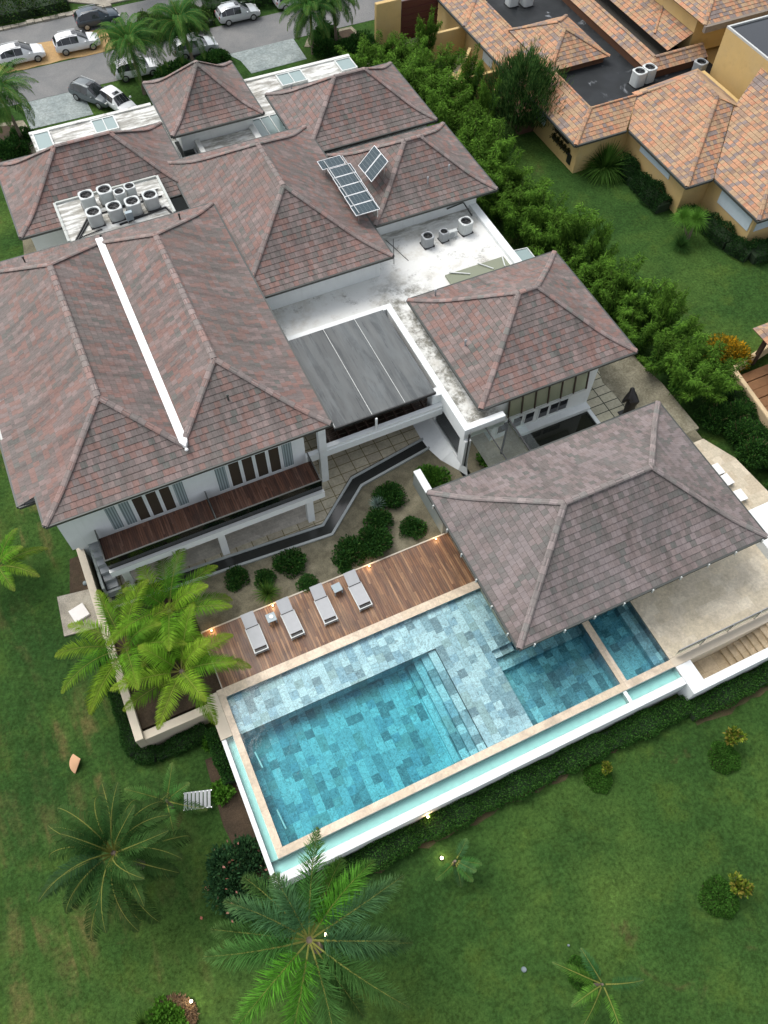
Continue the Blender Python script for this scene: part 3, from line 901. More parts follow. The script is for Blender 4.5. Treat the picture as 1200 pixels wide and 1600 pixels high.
def skylight(x0, x1, y0, y1, z, n=2, mat='frosted', frame=.09):
    f = MB()
    f.box(x0, x1, y0, y0 + frame, z, z + .2); f.box(x0, x1, y1 - frame, y1, z, z + .2)
    f.box(x0, x0 + frame, y0 + frame, y1 - frame, z, z + .2); f.box(x1 - frame, x1, y0 + frame, y1 - frame, z, z + .2)
    for i in range(1, n):
        xx = x0 + (x1 - x0) * i / n; f.box(xx - .03, xx + .03, y0 + frame, y1 - frame, z + .1, z + .2)
    so_ = f.build('skylight', M['trim'], V)
    g_ = MB(); g_.box(x0 + frame, x1 - frame, y0 + frame, y1 - frame, z + .04, z + .15)
    g_.build('pane', M[mat], so_)
skylight(.05, 1.25, 57.3, 59.4, 3.38, 1); skylight(4.3, 6.05, 57.6, 59.3, 3.38, 2)
skylight(18.9, 21.0, 57.7, 59.3, 3.38, 2); skylight(23.9, 25.25, 57.7, 59.3, 3.38, 1)
skylight(15.1, 17.3, 50.2, 54.6, 3.4, 3); skylight(9.1, 10.3, 49.6, 54.4, 3.4, 1, 'tintglass')
# sloping glass by the wing at the pond
b = MB(); b.box(20.9, 25.2, 33.25, 34.2, 3.36, 3.5); o3 = b.build('skylight', M['awning_glass'], V)
b = MM()
for (a, c) in (((21.2, 34.25), (22.4, 33.6)), ((23.3, 34.25), (24.0, 33.4)), ((25.1, 34.25), (24.8, 33.3))): b.new().bar((*a, 3.56), (*c, 3.54), .07, .07)
b.build('glazing_bar', M['trim'], o3)
b = MB(); b.face([(26.05, 34.0, 2.7), (27.75, 34.0, 2.5), (27.75, 35.15, 2.5), (26.05, 35.15, 2.7)]); o3 = b.build('glass_awning', M['frosted'], V)
b = MB()
for y in (33.98, 35.17): b.bar((26.05, y, 2.72), (27.75, y, 2.52), .06, .06)
b.bar((27.75, 34, 2.52), (27.75, 35.15, 2.52), .06, .06)
b.build('frame', M['trim'], o3)

# balcony, porch and upper windows of the main wing
b = MB(); b.box(-4.3, 7.5, 22.7, 24.746, 2.72, 2.9); bal = b.build('balcony', M['balcony_deck'], V)
b = MB(); b.box(-4.34, 7.55, 22.5, 22.69, 2.45, 2.92); b.box(-4.34, 7.55, 22.7, 24.7, 2.5, 2.71)
b.build('edge_beam', M['white'], bal)
b = MB(); b.box(-4.34, 7.55, 22.5, 22.7, 2.924, 2.96); b.build('edge_trim', M['trim'], bal)
b = MB()
b.box(-4.3, 7.5, 22.72, 22.74, 2.93, 3.82); b.box(7.46, 7.48, 22.78, 24.7, 2.93, 3.82); b.box(-4.28, -4.26, 22.78, 24.7, 2.93, 3.82)
b.build('glass_rail', M['tintglass'], bal)
b = MB()
b.box(-4.32, 7.52, 22.69, 22.77, 3.82, 3.87); b.box(7.44, 7.5, 22.78, 24.7, 3.82, 3.87); b.box(-4.3, -4.24, 22.78, 24.7, 3.82, 3.87)
b.box(1.58, 1.63, 22.78, 24.7, 2.9, 3.75)
b.build('handrail', M['gutter'], bal)
for xx in (1.36, 6.5, -3.9):
    b = MB(); b.box(xx, xx + .4, 22.72, 23.05, -.1, 2.45); b.build('column', M['white'], V, bevel=.02)
def window(x, wd, y, z0_, z1_, mat, frame=.05, facing='s'):
    f = MB()
    f.box(x, x + wd, y - .05, y - .003, z0_, z0_ + frame); f.box(x, x + wd, y - .05, y - .003, z1_ - frame, z1_)
    f.box(x, x + frame, y - .05, y - .003, z0_ + frame, z1_ - frame); f.box(x + wd - frame, x + wd, y - .05, y - .003, z0_ + frame, z1_ - frame)
    fo_ = f.build('window', M['white'], V)
    p_ = MB(); p_.box(x + frame, x + wd - frame, y - .03, y - .004, z0_ + frame, z1_ - frame)
    p_.build('pane', M[mat], fo_)
for (xa, xb, pat) in ((-3.5, .75, ['curtain', 'curtain', 'brownglass', 'brownglass', 'brownglass', 'curtain']), (2.3, 6.75, ['curtain', 'brownglass', 'brownglass', 'brownglass', 'brownglass', 'curtain'])):
    nn = len(pat); wd = (xb - xa) / nn
    for i, mt in enumerate(pat): window(xa + i * wd + .04, wd - .08, 24.75, 3.15, 5.35, mt)
b = MB()
b.box(-4.0, 6.9, 26.15, 26.195, .1, 2.3)
b.build('glass_door', M['winglass'], V)
# outside stair beside the balcony
b = MB()
for i in range(8):
    y = 26.0 - i * .36; z = 2.4 - i * .28
    b.box(-5.0, -4.4, y - .36, y, -.3, z)
st = b.build('stair', plain('grey_stair', (.3, .32, .33), .6), V)

# gate beam, post and brown pergola under the grey canopy
b = MB(); b.box(8.28, 8.72, 24.95, 25.3, -.1, 6.1); b.build('post', M['white'], V, bevel=.02)
b = MB(); b.box(8.724, 16.1, 25.05, 25.4, 2.3, 2.82); b.box(8.724, 16.1, 25.12, 25.4, 2.824, 3.02); b.box(7.4, 8.276, 25.05, 25.35, 2.3, 2.9); b.box(11.78, 11.9, 25.08, 25.16, 3.02, 4.05)
b.build('beam', M['white'], V)
pg = MB()
for i in range(12):
    x = 9.1 + i * .6; pg.box(x, x + .09, 25.42, 32.6, 2.75, 2.95)
for y in (26.3, 28.4, 30.6): pg.box(8.8, 16.0, y, y + .2, 2.954, 3.25)
pg.build('pergola', M['rafter'], V)
b = MB()
for i in range(26): b.box(8.8, 16.0, 25.42 + i * .28, 25.66 + i * .28, 2.18, 2.22)
b.build('screen_panel', M['rafter'], V)
cp = MB(); cp.box(9.4, 15.68, 25.42, 32.5, 4.05, 4.12)
cp = cp.build('canopy', M['poly'], V)
cp['label'] = 'weathered grey translucent canopy streaked with dirt'
b = MM()
for x in (9.55, 11.8, 13.85): b.new().box(x - .1, x - .075, 25.42, 32.5, 4.124, 4.15)
b.build('glazing_bar', M['trim'], cp)
b = MB(); b.box(9.4, 15.7, 25.34, 25.416, 3.98, 4.15); b.build('fascia', M['black'], cp)

# corridor wall with its big window, flared at the foot
b = MB()
X = 16.12
b.box(X, X + .25, 25.9, 33.0, -.1, 2.846); b.box(X, X + .25, 22.3, 22.9, .0, 2.846)
b.box(X, X + .25, 22.904, 25.896, 2.55, 2.846); b.box(X, X + .25, 22.904, 25.896, .0, .62)
b.box(15.55, 16.1, 25.42, 26.0, 2.2, 3.7)
b.build('wall', M['white'], V)
b = MB(); b.box(X + .1, X + .12, 22.9, 25.9, .62, 2.55); b.build('corridor_window', M['glass'], V)
cv = [(15.02, 27.2), (15.02, 26.4), (15.0, 25.4), (15.06, 24.6), (15.4, 23.45), (16.0, 22.4), (16.34, 21.7)]
tp = [(16.1, 27.2), (16.1, 26.4), (16.1, 25.4), (16.1, 24.6), (16.1, 23.45), (16.1, 22.4), (16.5, 21.7)]
b = MB()
for i in range(len(cv) - 1):
    zt = .6
    b.face([(*cv[i + 1], 0), (*cv[i], 0), (*tp[i], zt), (*tp[i + 1], zt)][::-1])
b.build('curved_wall', M['white'], V, smooth=True)
# frameless glass entrance box
gb = MB()
gb.face([(16.31, 19.0, .05), (16.31, 22.4, .05), (16.31, 22.4, 3.3), (16.31, 19.0, 3.3)]); gb.face([(18.9, 19.0, .05), (18.9, 22.4, .05), (18.9, 22.4, 3.3), (18.9, 19.0, 3.3)]); gb.face([(16.3, 19.0, 3.32), (19.6, 19.0, 3.32), (19.6, 22.45, 3.32), (16.3, 22.45, 3.32)])
gbo = gb.build('glass_vestibule', M['glass'], V)
b = MB()
b.bar((16.32, 22.3, .1), (16.32, 22.3, 3.5), .09); b.bar((18.9, 22.35, .1), (18.9, 22.35, 3.5), .09); b.bar((17.4, 22.4, 3.45), (17.4, 19.0, 3.45), .05)
b.bar((18.9, 22.4, 3.45), (18.9, 19.0, 3.45), .08); b.box(18.6, 20.2, 21.6, 21.75, .03, .08)
b.build('frame', M['black'], gbo)
# wing by the pond: windows, sloping glass awning, pond
for xx in (19.1, 20.15, 21.0, 22.0, 22.75, 23.4): window(xx, .72, 23.5, .5, 1.55, 'winglass', .06)
a0, a1 = 19.5, 24.9
b = MB(); b.face([(a0, 23.2, 2.3), (a1, 23.2, 2.3), (a1, 23.47, 3.95), (a0, 23.47, 3.95)]); aw = b.build('glass_awning', M['awning_glass'], V)
b = MM()
for i in range(7):
    x = a0 + (a1 - a0) * i / 6; b.new().bar((x, 23.17, 2.3), (x, 23.44, 3.95), .07, .08)
b.build('glazing_bar', M['rafter'], aw)
b = MB(); b.box(a0, a1, 23.13, 23.49, 2.22, 2.29); b.build('frame', M['trim'], aw)
b = MB(); b.box(20.1, 25.7, 23.02, 23.5, -.05, .24); b.box(19.9, 20.1, 19, 23.02, -.05, .05); b.box(25.5, 25.75, 19, 23.02, -.05, .05)
b.build('pond_kerb', M['white'], V)
sheet('water', [(20.1, 19.0), (25.5, 19.0), (25.5, 23.0), (20.1, 23.0)], -.02, M['pond'])
# ------------------------------------------------------------------ pool pavilion
PV = thing('pavilion', 'open pool pavilion under a broad grey-mauve hipped tile roof', 'pavilion', (20, 15, 0))
pr, pz = hip_roof(PV, 12.45, 27.39, 10.05, 19.85, 3.5, 2.85, TG)
b = MM()
for i in range(9):
    x = 13.2 + i * 1.72; b.new().box(x, x + .06, 9.88, 9.95, 3.3, 3.62)
for i in range(6):
    y = 10.9 + i * 1.6; b.new().box(12.27, 12.345, y, y + .06, 3.3, 3.62)
b.build('gutter_bracket', M['trim'], pr)
for (x, y) in ((14.0, 12.2), (14.0, 18.6), (26.2, 12.2), (26.2, 18.6), (20.5, 18.6)):
    b = MB(); b.box(x - .2, x + .2, y - .2, y + .2, 0, 3.43); b.build('column', M['white'], PV, bevel=.02)
b = MB(); b.box(13.45, 27.55, 11.55, 19.6, -.3, .1); b.build('floor', M['travertine'], PV)

# ------------------------------------------------------------------ swimming pool
WL = .07
PO = thing('swimming_pool', 'slate-tiled infinity pool with shallow shelf, deep basin and two side pools', 'pool', (9, 10, 0))
b = MB()
SH = -.2; D = -1.35
b.box(-1.2, 12.3, 12.95, 14.96, SH - .1, SH)                      # shelf along the deck
b.box(9.68, 12.3, 7.15, 12.946, SH - .1, SH)                      # shelf between basins
b.box(12.304, 13.45, 11.1, 14.96, SH - .1, SH)
b.box(-1.2, 8.02, 7.15, 12.95, D - .1, D)                         # deep floor
for i, (xa, xb) in enumerate(((8.02, 8.42), (8.424, 8.84), (8.844, 9.25), (9.254, 9.676))):
    b.box(xa, xb, 7.15, 12.945, D - .1, D + .26 * (i + 1) - .05)
b.face([(-1.2, 12.95, D), (9.68, 12.95, D), (9.68, 12.95, SH), (-1.2, 12.95, SH)])
b.face([(9.68, 7.15, D), (9.68, 7.15, SH), (9.68, 12.95, SH), (9.68, 12.95, D)])
b.box(12.3, 17.4, 7.15, 11.5, -1.0, -.85)                          # second basin
b.box(12.304, 17.4, 10.45, 11.096, -.85, -.5)
b.face([(12.3, 7.15, -.9), (12.3, 7.15, SH), (12.3, 11.1, SH), (12.3, 11.1, -.9)][::-1])
b.face([(12.3, 11.1, -.9), (17.4, 11.1, -.9), (17.4, 11.1, SH), (12.3, 11.1, SH)])
b.box(17.8, 20.46, 7.15, 11.5, -1.0, -.9)                          # third basin
b.box(19.85, 20.46, 7.15, 11.5, -.896, -.45)
b.box(17.8, 19.85, 11.0, 11.5, -.896, -.45)
for q in ((-1.2, 7.15, 20.46, 7.15), (-1.2, 14.96, 13.45, 14.96)):
    b.face([(q[0], q[1], D), (q[2], q[3], D), (q[2], q[3], .08), (q[0], q[1], .08)])
b.face([(-1.195, 7.15, D), (-1.195, 14.96, D), (-1.195, 14.96, .06), (-1.195, 7.15, .06)])
b.face([(20.46, 7.15, -1), (20.46, 11.5, -1), (20.46, 11.5, .08), (20.46, 7.15, .08)])
b.face([(17.81, 7.15, -1), (17.81, 11.5, -1), (17.81, 11.5, .06), (17.81, 7.15, .06)])
b.face([(17.39, 7.15, -1), (17.39, 11.5, -1), (17.39, 11.5, .06), (17.39, 7.15, .06)])
b.face([(12.3, 11.5, -1), (20.46, 11.5, -1), (20.46, 11.5, .08), (12.3, 11.5, .08)])
b.build('basin', M['pool_stone'], PO)
cop = paver('coping_stone', 1.1, 3.0, [(.64, .53, .4), (.6, .5, .37), (.68, .57, .44)], (.45, .38, .28), .012)
b = MB()
b.box(-1.55, 20.5, 6.75, 7.148, -.5, .1)
b.box(-1.55, -1.2, 7.152, 13.4, -.5, .11)
b.box(-1.2, 13.45, 14.964, 15.46, -.4, .105)
b.box(17.4, 17.8, 7.152, 11.5, -1.2, .1)
b.box(-1.55, -1.204, 13.404, 15.46, -.5, .1)
b.build('coping', cop, PO)
b = MB()
b.box(-2.15, 20.56, 5.72, 6.14, -2.2, .03); b.box(-2.15, -1.92, 6.144, 12.98, -2.2, .03)
b.build('outer_wall', M['white'], PO, bevel=.02)
b = MB(); b.box(-2.16, -1.56, 12.985, 15.4, -2.2, .1); b.build('slab', M['cream'], PO)
b = MB(); b.box(-1.92, 20.5, 6.142, 6.748, -.9, -.4); b.box(-1.92, -1.552, 6.75, 12.98, -.9, -.4); b.box(-1.55, 20.5, 6.735, 6.746, -.4, .06); b.box(-1.565, -1.554, 6.75, 12.98, -.4, .06); b.build('overflow_trough', M['pool_plaster'], PO)
b = MB(); b.box(17.3, 17.5, 6.144, 6.73, -.395, .015); b.build('trough_divider', M['pool_plaster'], PO)
for (y, ln) in ((11.6, .9), (8.5, 1.0)):
    b = MB(); b.bar((-.78, y - ln / 2, -.9), (-.86, y + ln / 2, -.9), .07); b.build('inlet_bar', M['trim'], PO)
b = MB()
b.box(-1.2, 20.46, 7.15, 14.96, -2.5, WL)
tag(b.build('water', M['water']), kind='structure')
b = MB()
b.box(-1.92, 20.5, 6.14, 6.75, -.395, -.0); b.box(-1.92, -1.55, 6.754, 12.98, -.395, -.0)
tag(b.build('water', water('trough_water', .95, (.25, .9, .87))), kind='structure')

# timber deck
DK = thing('timber_deck', 'wet brown hardwood deck between the pool and the gravel garden', 'deck', (6, 17, 0))
b = MB(); b.box(-1.2, 13.4, 15.464, 18.76, -.25, .1); b.build('boards', M['deck'], DK)
b = MB(); b.box(-1.2, 13.4, 18.764, 18.84, -.25, .13); b.box(-1.26, -1.204, 15.47, 18.84, -.25, .13); b.build('edge_trim', plain('stone_edge', (.5, .45, .37), .7), DK)

# deck lamps, lit
def spot(name, loc, label, warm=True, r=.06, group=None, post=.12):
    t = thing(name, label, 'lamp', loc, 0, group)
    b = MB(); b.tube((0, 0, 0), (0, 0, post), .035, .03, 8); b.tube((0, 0, post), (0, 0, post + .05), r * 1.2, r * 1.2, 10); b.build('housing', M['black'], t, True)
    b = MB(); b.tube((0, 0, post + .05), (0, 0, post + .05 + r), r, r * .5, 10); b.build('bulb', M['warm_bulb' if warm else 'bulb'], t, True)
    lp = bpy.data.lights.new('lamp_light', 'POINT'); lp.energy = 6 if warm else 9; lp.color = (1, .62, .28) if warm else (1, .85, .6); lp.shadow_soft_size = .05
    lo = bpy.data.objects.new('lamp_light', lp); COL.objects.link(lo); lo.parent = t; lo.location = (0, 0, post + .22)
    return t
for (x, l) in ((2.75, 'lit deck lamp left of the second lounger from the left'), (8.45, 'lit deck lamp right of the rightmost lounger'), (12.6, 'lit deck lamp under the pavilion eave'), (-.7, 'lit deck lamp in the left corner of the deck')):
    spot('deck_lamp', (x, 18.66, .1), l, True, .045, 'small lamps along the deck edge', .04)

# loungers and side tables
def lounger():
    t = thing('sun_lounger', 'grey mesh sun lounger', 'sun lounger', (0, 0, .1), 0, 'loungers on the timber deck')
    W, L = .36, 1.12
    b = MB()
    for s in (-1, 1): b.box(s * W - .03, s * W + .03, -L, L - .75, .24, .3)
    b.box(-W + .03, W - .03, -L, -L + .05, .24, .3); b.box(-W + .03, W - .03, .3, .36, .22, .29)
    b.box(-W + .03, W - .03, -L + .02, -L + .04, .04, .07)
    b.build('frame', M['acwhite'], t, True)
    for sx in (-1, 1):
        for y in (-L + .03, .36):
            b = MB(); b.box(sx * W - .03, sx * W + .03, y - .03, y + .03, 0, .24); b.build('leg', M['acwhite'], t, True)
    b = MB(); b.box(-W + .02, W - .02, -L + .22, .32, .3, .335); b.build('seat', M['sling'], t, True, bevel=.01)
    b = MB()
    b.obox((0, .72, .44), (W - .01, 0, 0), (0, .37, .13), (0, -.007, .019)); b.build('backrest', M['sling'], t, True, bevel=.01)
    b = MB(); b.box(-W + .01, W - .01, .3, .352, .3, .343); b.build('hinge_gap', M['black'], t, True)  # black strip stands in for the shade between seat and back
    b = MB(); b.box(-W + .03, W - .03, -L + .05, -L + .2, .2, .25); b.build('foot_gap', M['black'], t, True)  # black block stands in for the shade inside the open foot end
    return t
lg = lounger()
LX = [(1.3, .0, 'leftmost grey lounger, beside the table with a white dish on it'), (3.3, .02, 'second grey lounger from the left on the wooden deck'),
      (5.22, .0, 'third grey lounger from the left, left of the empty side table'), (7.22, .02, 'rightmost grey lounger on the wooden deck')]
for i, (x, a, l) in enumerate(LX):
    if i == 0: lg.location = (x, 17.52, .1); lg.rotation_euler[2] = a; lg['label'] = l
    else: dup(lg, (x, 17.52, .1), a, l)
def side_table():
    t = thing('side_table', '', 'side table', (0, 0, .1), 0, 'side tables between the loungers')
    b = MB(); b.box(-.25, .25, -.25, .25, .4, .44); b.build('table_top', M['tablegrey'], t, True, bevel=.008)
    for sx in (-1, 1):
        for sy in (-1, 1):
            b = MB(); b.box(sx * .21 - .025, sx * .21 + .025, sy * .21 - .025, sy * .21 + .025, 0, .4); b.build('leg', M['tablegrey'], t, True)
    b = MB(); b.box(-.19, .19, -.21, -.19, .3, .4); b.build('apron', M['tablegrey'], t, True)
    return t
st_ = side_table(); st_.location = (2.4, 17.9, .1); st_['label'] = 'blue-grey side table with a white dish on it'
dup(st_, (6.25, 18.05, .1), .05, 'empty blue-grey side table between the two right loungers')
b = MB(); b.tube((0, 0, 0), (0, 0, .03), .08, .12, 14); d_ = b.build('dish', M['chairwhite']); d_.location = (2.42, 17.93, .54)
tag(d_, 'small white dish on the left side table', 'dish')

# divider wall between garden and pavilion
dw = thing('divider_wall', 'short stained grey-green wall between the garden and the pavilion', 'wall', (13.2, 20.5, 0))
b = MB(); b.box(13.1, 13.5, 18.9, 22.65, -.1, 1.25); b.build('panel', M['mossgrey'], dw)
b = MB(); b.box(13.08, 13.52, 18.9, 22.67, 1.252, 1.32); b.build('coping', M['white'], dw)

# right-hand terrace over a stair well
TW = thing('raised_terrace', 'cream stone terrace with sunken stair and white parapet', 'terrace', (24, 8, 0))
b = MB()
b.box(20.5, 32.0, 7.2, 12.0, -1.7, .1); b.build('floor', paver('travertine_slab', .9, .6, [(.62, .54, .4), (.57, .5, .37), (.66, .59, .46), (.6, .53, .41)], (.5, .43, .32), .006, (0, 0), .5, .45), TW)
b = MB(); b.box(20.5, 32, 6.72, 7.196, -1.7, .07); b.build('edge', M['cream'], TW)
b = MB(); b.box(20.57, 21.5, 5.1, 6.716, -2.3, .05); b.box(21.504, 32, 5.1, 5.55, -2.3, .05); b.build('parapet', M['white'], TW, bevel=.02)
b = MB()
b.box(21.5, 24.0, 5.555, 6.712, -1.9, -1.36)
for i in range(9):
    x = 24.0 + i * .36; b.box(x, x + .4 if i < 8 else 33, 5.552, 6.715, -1.9, -1.36 + .16 * (i + 1))
b.build('stair', paver('stair_stone', .9, 3, [(.42, .33, .21), (.38, .3, .19), (.45, .36, .24)], (.2, .16, .1), .01, (.02, 0)), TW)
b = MB(); b.box(20.8, 32, 7.2, 7.22, .25, 1.0); gr = b.build('glass_rail', M['glass'], TW)
b = MB(); b.box(20.8, 32, 7.19, 7.23, 1.0, 1.03); b.build('top_rail', M['steel'], gr)
for x in (22.4, 24.2, 26.0, 27.8):
    b = MB(); b.box(x, x + .05, 7.14, 7.19, -.05, 1.0); b.build('post', M['steel'], gr)
b = MB(); b.box(29.0, 32.0, 9.5, 12.6, .1, .75)
b.build('planter_block', M['white'], TW)

# planter wall by the palms and the wall along the side of the house
PW = thing('planter_wall', 'cream stone wall around the palm planter', 'wall', (-4, 15, -1))
b = MB()
b.box(-5.95, -5.55, 14.6, 27.4, -1.6, .3); b.box(-5.546, -2.05, 14.6, 15.05, -1.6, .02)
b.build('wall', M['cream'], PW, bevel=.02)
b = MB(); b.box(-5.2, -5.06, 23.0, 26.1, -.2, .9); b.box(-5.06, -4.3, 22.85, 23.0, -.2, .5); b.build('stair_wall', M['mossgrey'], PW)

# ------------------------------------------------------------------ condensers on the roofs
def condenser(size, hgt, mat, name='condenser'):
    t = thing(name, '', 'air conditioner', (0, 0, 0), 0)
    def ring(r, z, n=24, p=4.5):
        out = []
        for i in range(n):
            a = 2 * PI * i / n; c, s = math.cos(a), math.sin(a)
            k = (abs(c) ** p + abs(s) ** p) ** (-1 / p); out.append((r * k * c, r * k * s, z))
        return out
    circ = lambda r, z, n=24: [(r * math.cos(2 * PI * i / n), r * math.sin(2 * PI * i / n), z) for i in range(n)]
    R_ = size / 2
    b = MB()
    A, B = ring(R_, .06), ring(R_, hgt - .1)
    for i in range(24): b.face([A[i], A[(i + 1) % 24], B[(i + 1) % 24], B[i]])
    for k in range(1, 9):
        z = .06 + (hgt - .2) * k / 9
        a_, c_ = ring(R_ * 1.012, z), ring(R_ * 1.012, z + .025)
        for i in range(24): b.face([a_[i], a_[(i + 1) % 24], c_[(i + 1) % 24], c_[i]])
    b.build('casing', mat, t, True)
    b = MB()
    A, B, C2, D2, E2 = ring(R_ * 1.05, hgt - .12), ring(R_ * 1.05, hgt - .02), ring(R_ * .98, hgt), circ(R_ * .86, hgt), circ(R_ * .84, hgt - .1)
    for P_, Q_ in ((A, B), (B, C2), (C2, D2), (D2, E2)):
        for i in range(24): b.face([P_[i], P_[(i + 1) % 24], Q_[(i + 1) % 24], Q_[i]])
    b.build('top_ring', mat, t, True)
    b = MB(); b.face(circ(R_ * .85, hgt - .2))
    w_ = circ(R_ * .85, hgt - .2); w2 = circ(R_ * .845, hgt - .05)
    for i in range(24): b.face([w_[(i + 1) % 24], w_[i], w2[i], w2[(i + 1) % 24]])
    b.build('well', M['black'], t, True)
    b = MB()
    for k in range(4):
        a = k * PI / 2 + .5
        p = lambda r, an, z: (r * math.cos(an), r * math.sin(an), z)
        b.face([p(R_ * .12, a, hgt - .12), p(R_ * .66, a - .1, hgt - .15), p(R_ * .66, a + .62, hgt - .1), p(R_ * .12, a + .7, hgt - .1)])
    b.tube((0, 0, hgt - .16), (0, 0, hgt - .07), R_ * .2, R_ * .17, 12)
    fan = b.build('fan', plain('fan_grey', (.05, .052, .055), .5), t, True)
    b = MB()
    for k in range(3):
        rr = R_ * (.3 + .2 * k); c1 = circ(rr, hgt - .03); c2 = circ(rr + .012, hgt - .03)
        for i in range(24): b.face([c1[i], c2[i], c2[(i + 1) % 24], c1[(i + 1) % 24]])
    b.bar((-R_ * .84, 0, hgt - .028), (R_ * .84, 0, hgt - .028), .014); b.bar((0, -R_ * .84, hgt - .028), (0, R_ * .84, hgt - .028), .014)
    b.build('grille', M['black'], t, True)
    b = MB(); b.box(-R_ * 1.05, R_ * 1.05, -R_ * 1.05, R_ * 1.05, 0, .06); b.build('base', M['black'], t, True)
    return t
acb = condenser(.88, .9, M['acwhite']); acs = condenser(.64, .88, M['acwhite']); acg = condenser(.72, .78, M['acgrey']); acg2 = condenser(.56, .72, M['acgrey'])
def put(src, used, loc, rot, label, group):
    if not used[0]:
        used[0] = True; src.location = loc; src.rotation_euler[2] = rot; src['label'] = label; src['group'] = group; return src
    return dup(src, loc, rot, label, group)
ub, us, ug, ug2 = [False], [False], [False], [False]
G8 = 'condensers on the service roof'
for (x, y, l) in ((1.75, 46.7, 'big white condenser at the left of the back row on the service roof'), (2.92, 46.75, 'big white condenser left of the two small ones in the back row'),
                  (1.75, 44.95, 'big white condenser at the left end of the front row, by the dark pipes'), (3.04, 44.95, 'second big white condenser in the front row'),
                  (4.2, 44.95, 'third big white condenser in the front row, behind the grey switch box'), (5.38, 45.1, 'big white condenser at the right end of the front row')):
    put(acb, ub, (x, y, 5.9), .04, l, G8)
put(acs, us, (3.72, 46.2, 5.9), .1, 'left one of the two small condensers with dark open sides', G8)
put(acs, us, (4.45, 46.45, 5.9), .1, 'right one of the two small condensers with dark open sides', G8)
put(acg, ug, (21.2, 37.35, 3.36), .05, 'mid-grey condenser with a flat fan top, left of three on the white roof', 'condensers on the flat white roof')
put(acg2, ug2, (22.4, 37.35, 3.36), .1, 'small dark grey condenser in the middle of the flat white roof', 'condensers on the flat white roof')
acl = condenser(.82, .88, M['acwhite']); put(acl, [False], (24.1, 37.5, 3.36), .12, 'large pale condenser by the right parapet of the flat white roof', 'condensers on the flat white roof')
mb_ = thing('fan_unit', 'low white box fan unit between two condensers on the flat white roof', 'air conditioner', (23.05, 37.4, 3.36))
b = MB(); b.box(-.36, .36, -.14, .14, 0, .5); b.build('casing', M['acwhite'], mb_, True, bevel=.02)
b = MB(); b.tube((-.05, -.16, .25), (-.05, -.142, .25), .2, .2, 18); b.build('fan_grille', M['acgrey'], mb_, True)
sb = thing('switch_box', 'grey metal switch box in front of the condensers', 'switch box', (3.72, 44.15, 5.9))
b = MB(); b.box(-.22, .22, -.13, .13, .25, .8); b.build('cabinet', M['tablegrey'], sb, True, bevel=.015)
b = MB(); b.box(-.2, -.14, -.03, .03, 0, .25); b.box(.14, .2, -.03, .03, 0, .25); b.build('stand', M['acgrey'], sb, True)
b = MB()
for (p, q, r) in (((.05, 43.7, 5.96), (1.35, 45.6, 5.98), .06), ((.2, 43.7, 5.96), (1.5, 45.5, 5.98), .05), ((.3, 44.0, 5.95), (1.9, 44.2, 5.97), .035),
                  ((3.0, 44.2, 5.95), (6.1, 44.6, 5.97), .06), ((6.1, 44.6, 5.95), (6.3, 43.8, 5.97), .07), ((2.0, 45.7, 5.95), (6.2, 45.75, 5.97), .05), ((4.9, 45.7, 5.95), (5.2, 46.6, 5.97), .05)):
    b.tube(p, q, r, r, 6)
for i in range(14): b.tube((4.8 + random.uniform(0, 1.4), 45.9 + random.uniform(0, .7), 5.93), (4.8 + random.uniform(0, 1.4), 45.9 + random.uniform(0, .7), 5.97), .035, .03, 5)
tag(b.build('pipe_run', M['black']), 'tangle of black insulated pipes among the condensers', 'pipes')

# ------------------------------------------------------------------ solar panels
def panel():
    t = thing('solar_panel', '', 'solar panel', (0, 0, 0))
    b = MB(); W, H_ = .82, .48
    for q in ((-W, W, -H_, -H_ + .035), (-W, W, H_ - .035, H_), (-W, -W + .035, -H_ + .035, H_ - .035), (W - .035, W, -H_ + .035, H_ - .035)): b.box(*q, -.02, .025)
    b.build('frame', plain('panel_frame', (.75, .77, .78), .35, .5, .3), t, True)
    b = MB(); a = (W - .035, H_ - .035)
    b.face([(-a[0], -a[1], .015), (a[0], -a[1], .015), (a[0], a[1], .015), (-a[0], a[1], .015)], 0, [(0, 0), (1, 0), (1, .6), (0, .6)][:4])
    b.box(-a[0], a[0], -a[1], a[1], -.015, .005)
    b.build('cells', M['cells'], t, True)
    return t
pn = panel()
ordn = ['nearest', 'second', 'third', 'fourth', 'fifth', 'farthest and slightly offset']
for i in range(6):
    loc = (17.4 - (.1 if i < 5 else .42) + .03 * i, 38.7 + i * .985 + (.05 if i == 5 else 0), 6.55)
    lab = ordn[i] + ' panel counted from the near end of the solar row'
    if i == 0: pn.location = loc; pn['label'] = lab; pn['group'] = 'solar panels on the roof'
    else: dup(pn, loc, 0, lab, 'solar panels on the roof')
D0, A0 = Vector((18.75, 42.97, 6.32)), Vector((19.96, 43.05, 7.42))
ux = (A0 - D0).normalized(); uy = Vector((0, 1, 0)); uy = (uy - ux * uy.dot(ux)).normalized(); uz = ux.cross(uy)
for k, l in enumerate(('steeply tilted solar panel, the far one of the pair', 'steeply tilted solar panel, the near one of the pair')):
    c = (D0 + A0) / 2 - uy * (.48 + k * .985)
    p_ = dup(pn, c, 0, l, 'solar panels on the roof')
    p_.rotation_euler = Matrix((ux, uy, uz)).transposed().to_euler()
b = MB()
for y in (38.35, 40.5, 43.6):
    for x in (16.7, 18.0): b.bar((x, y, 5.9), (x, y, 6.7), .05)
for x in (16.7, 18.0): b.bar((x, 38.25, 6.67), (x, 43.9, 6.67), .05)
for y in (41.3, 42.8): b.bar((19.8, y, 6.2), (19.9, y, 7.3), .05)
tag(b.build('panel_rack', M['steel']), 'metal rack under the solar panels', 'rack')

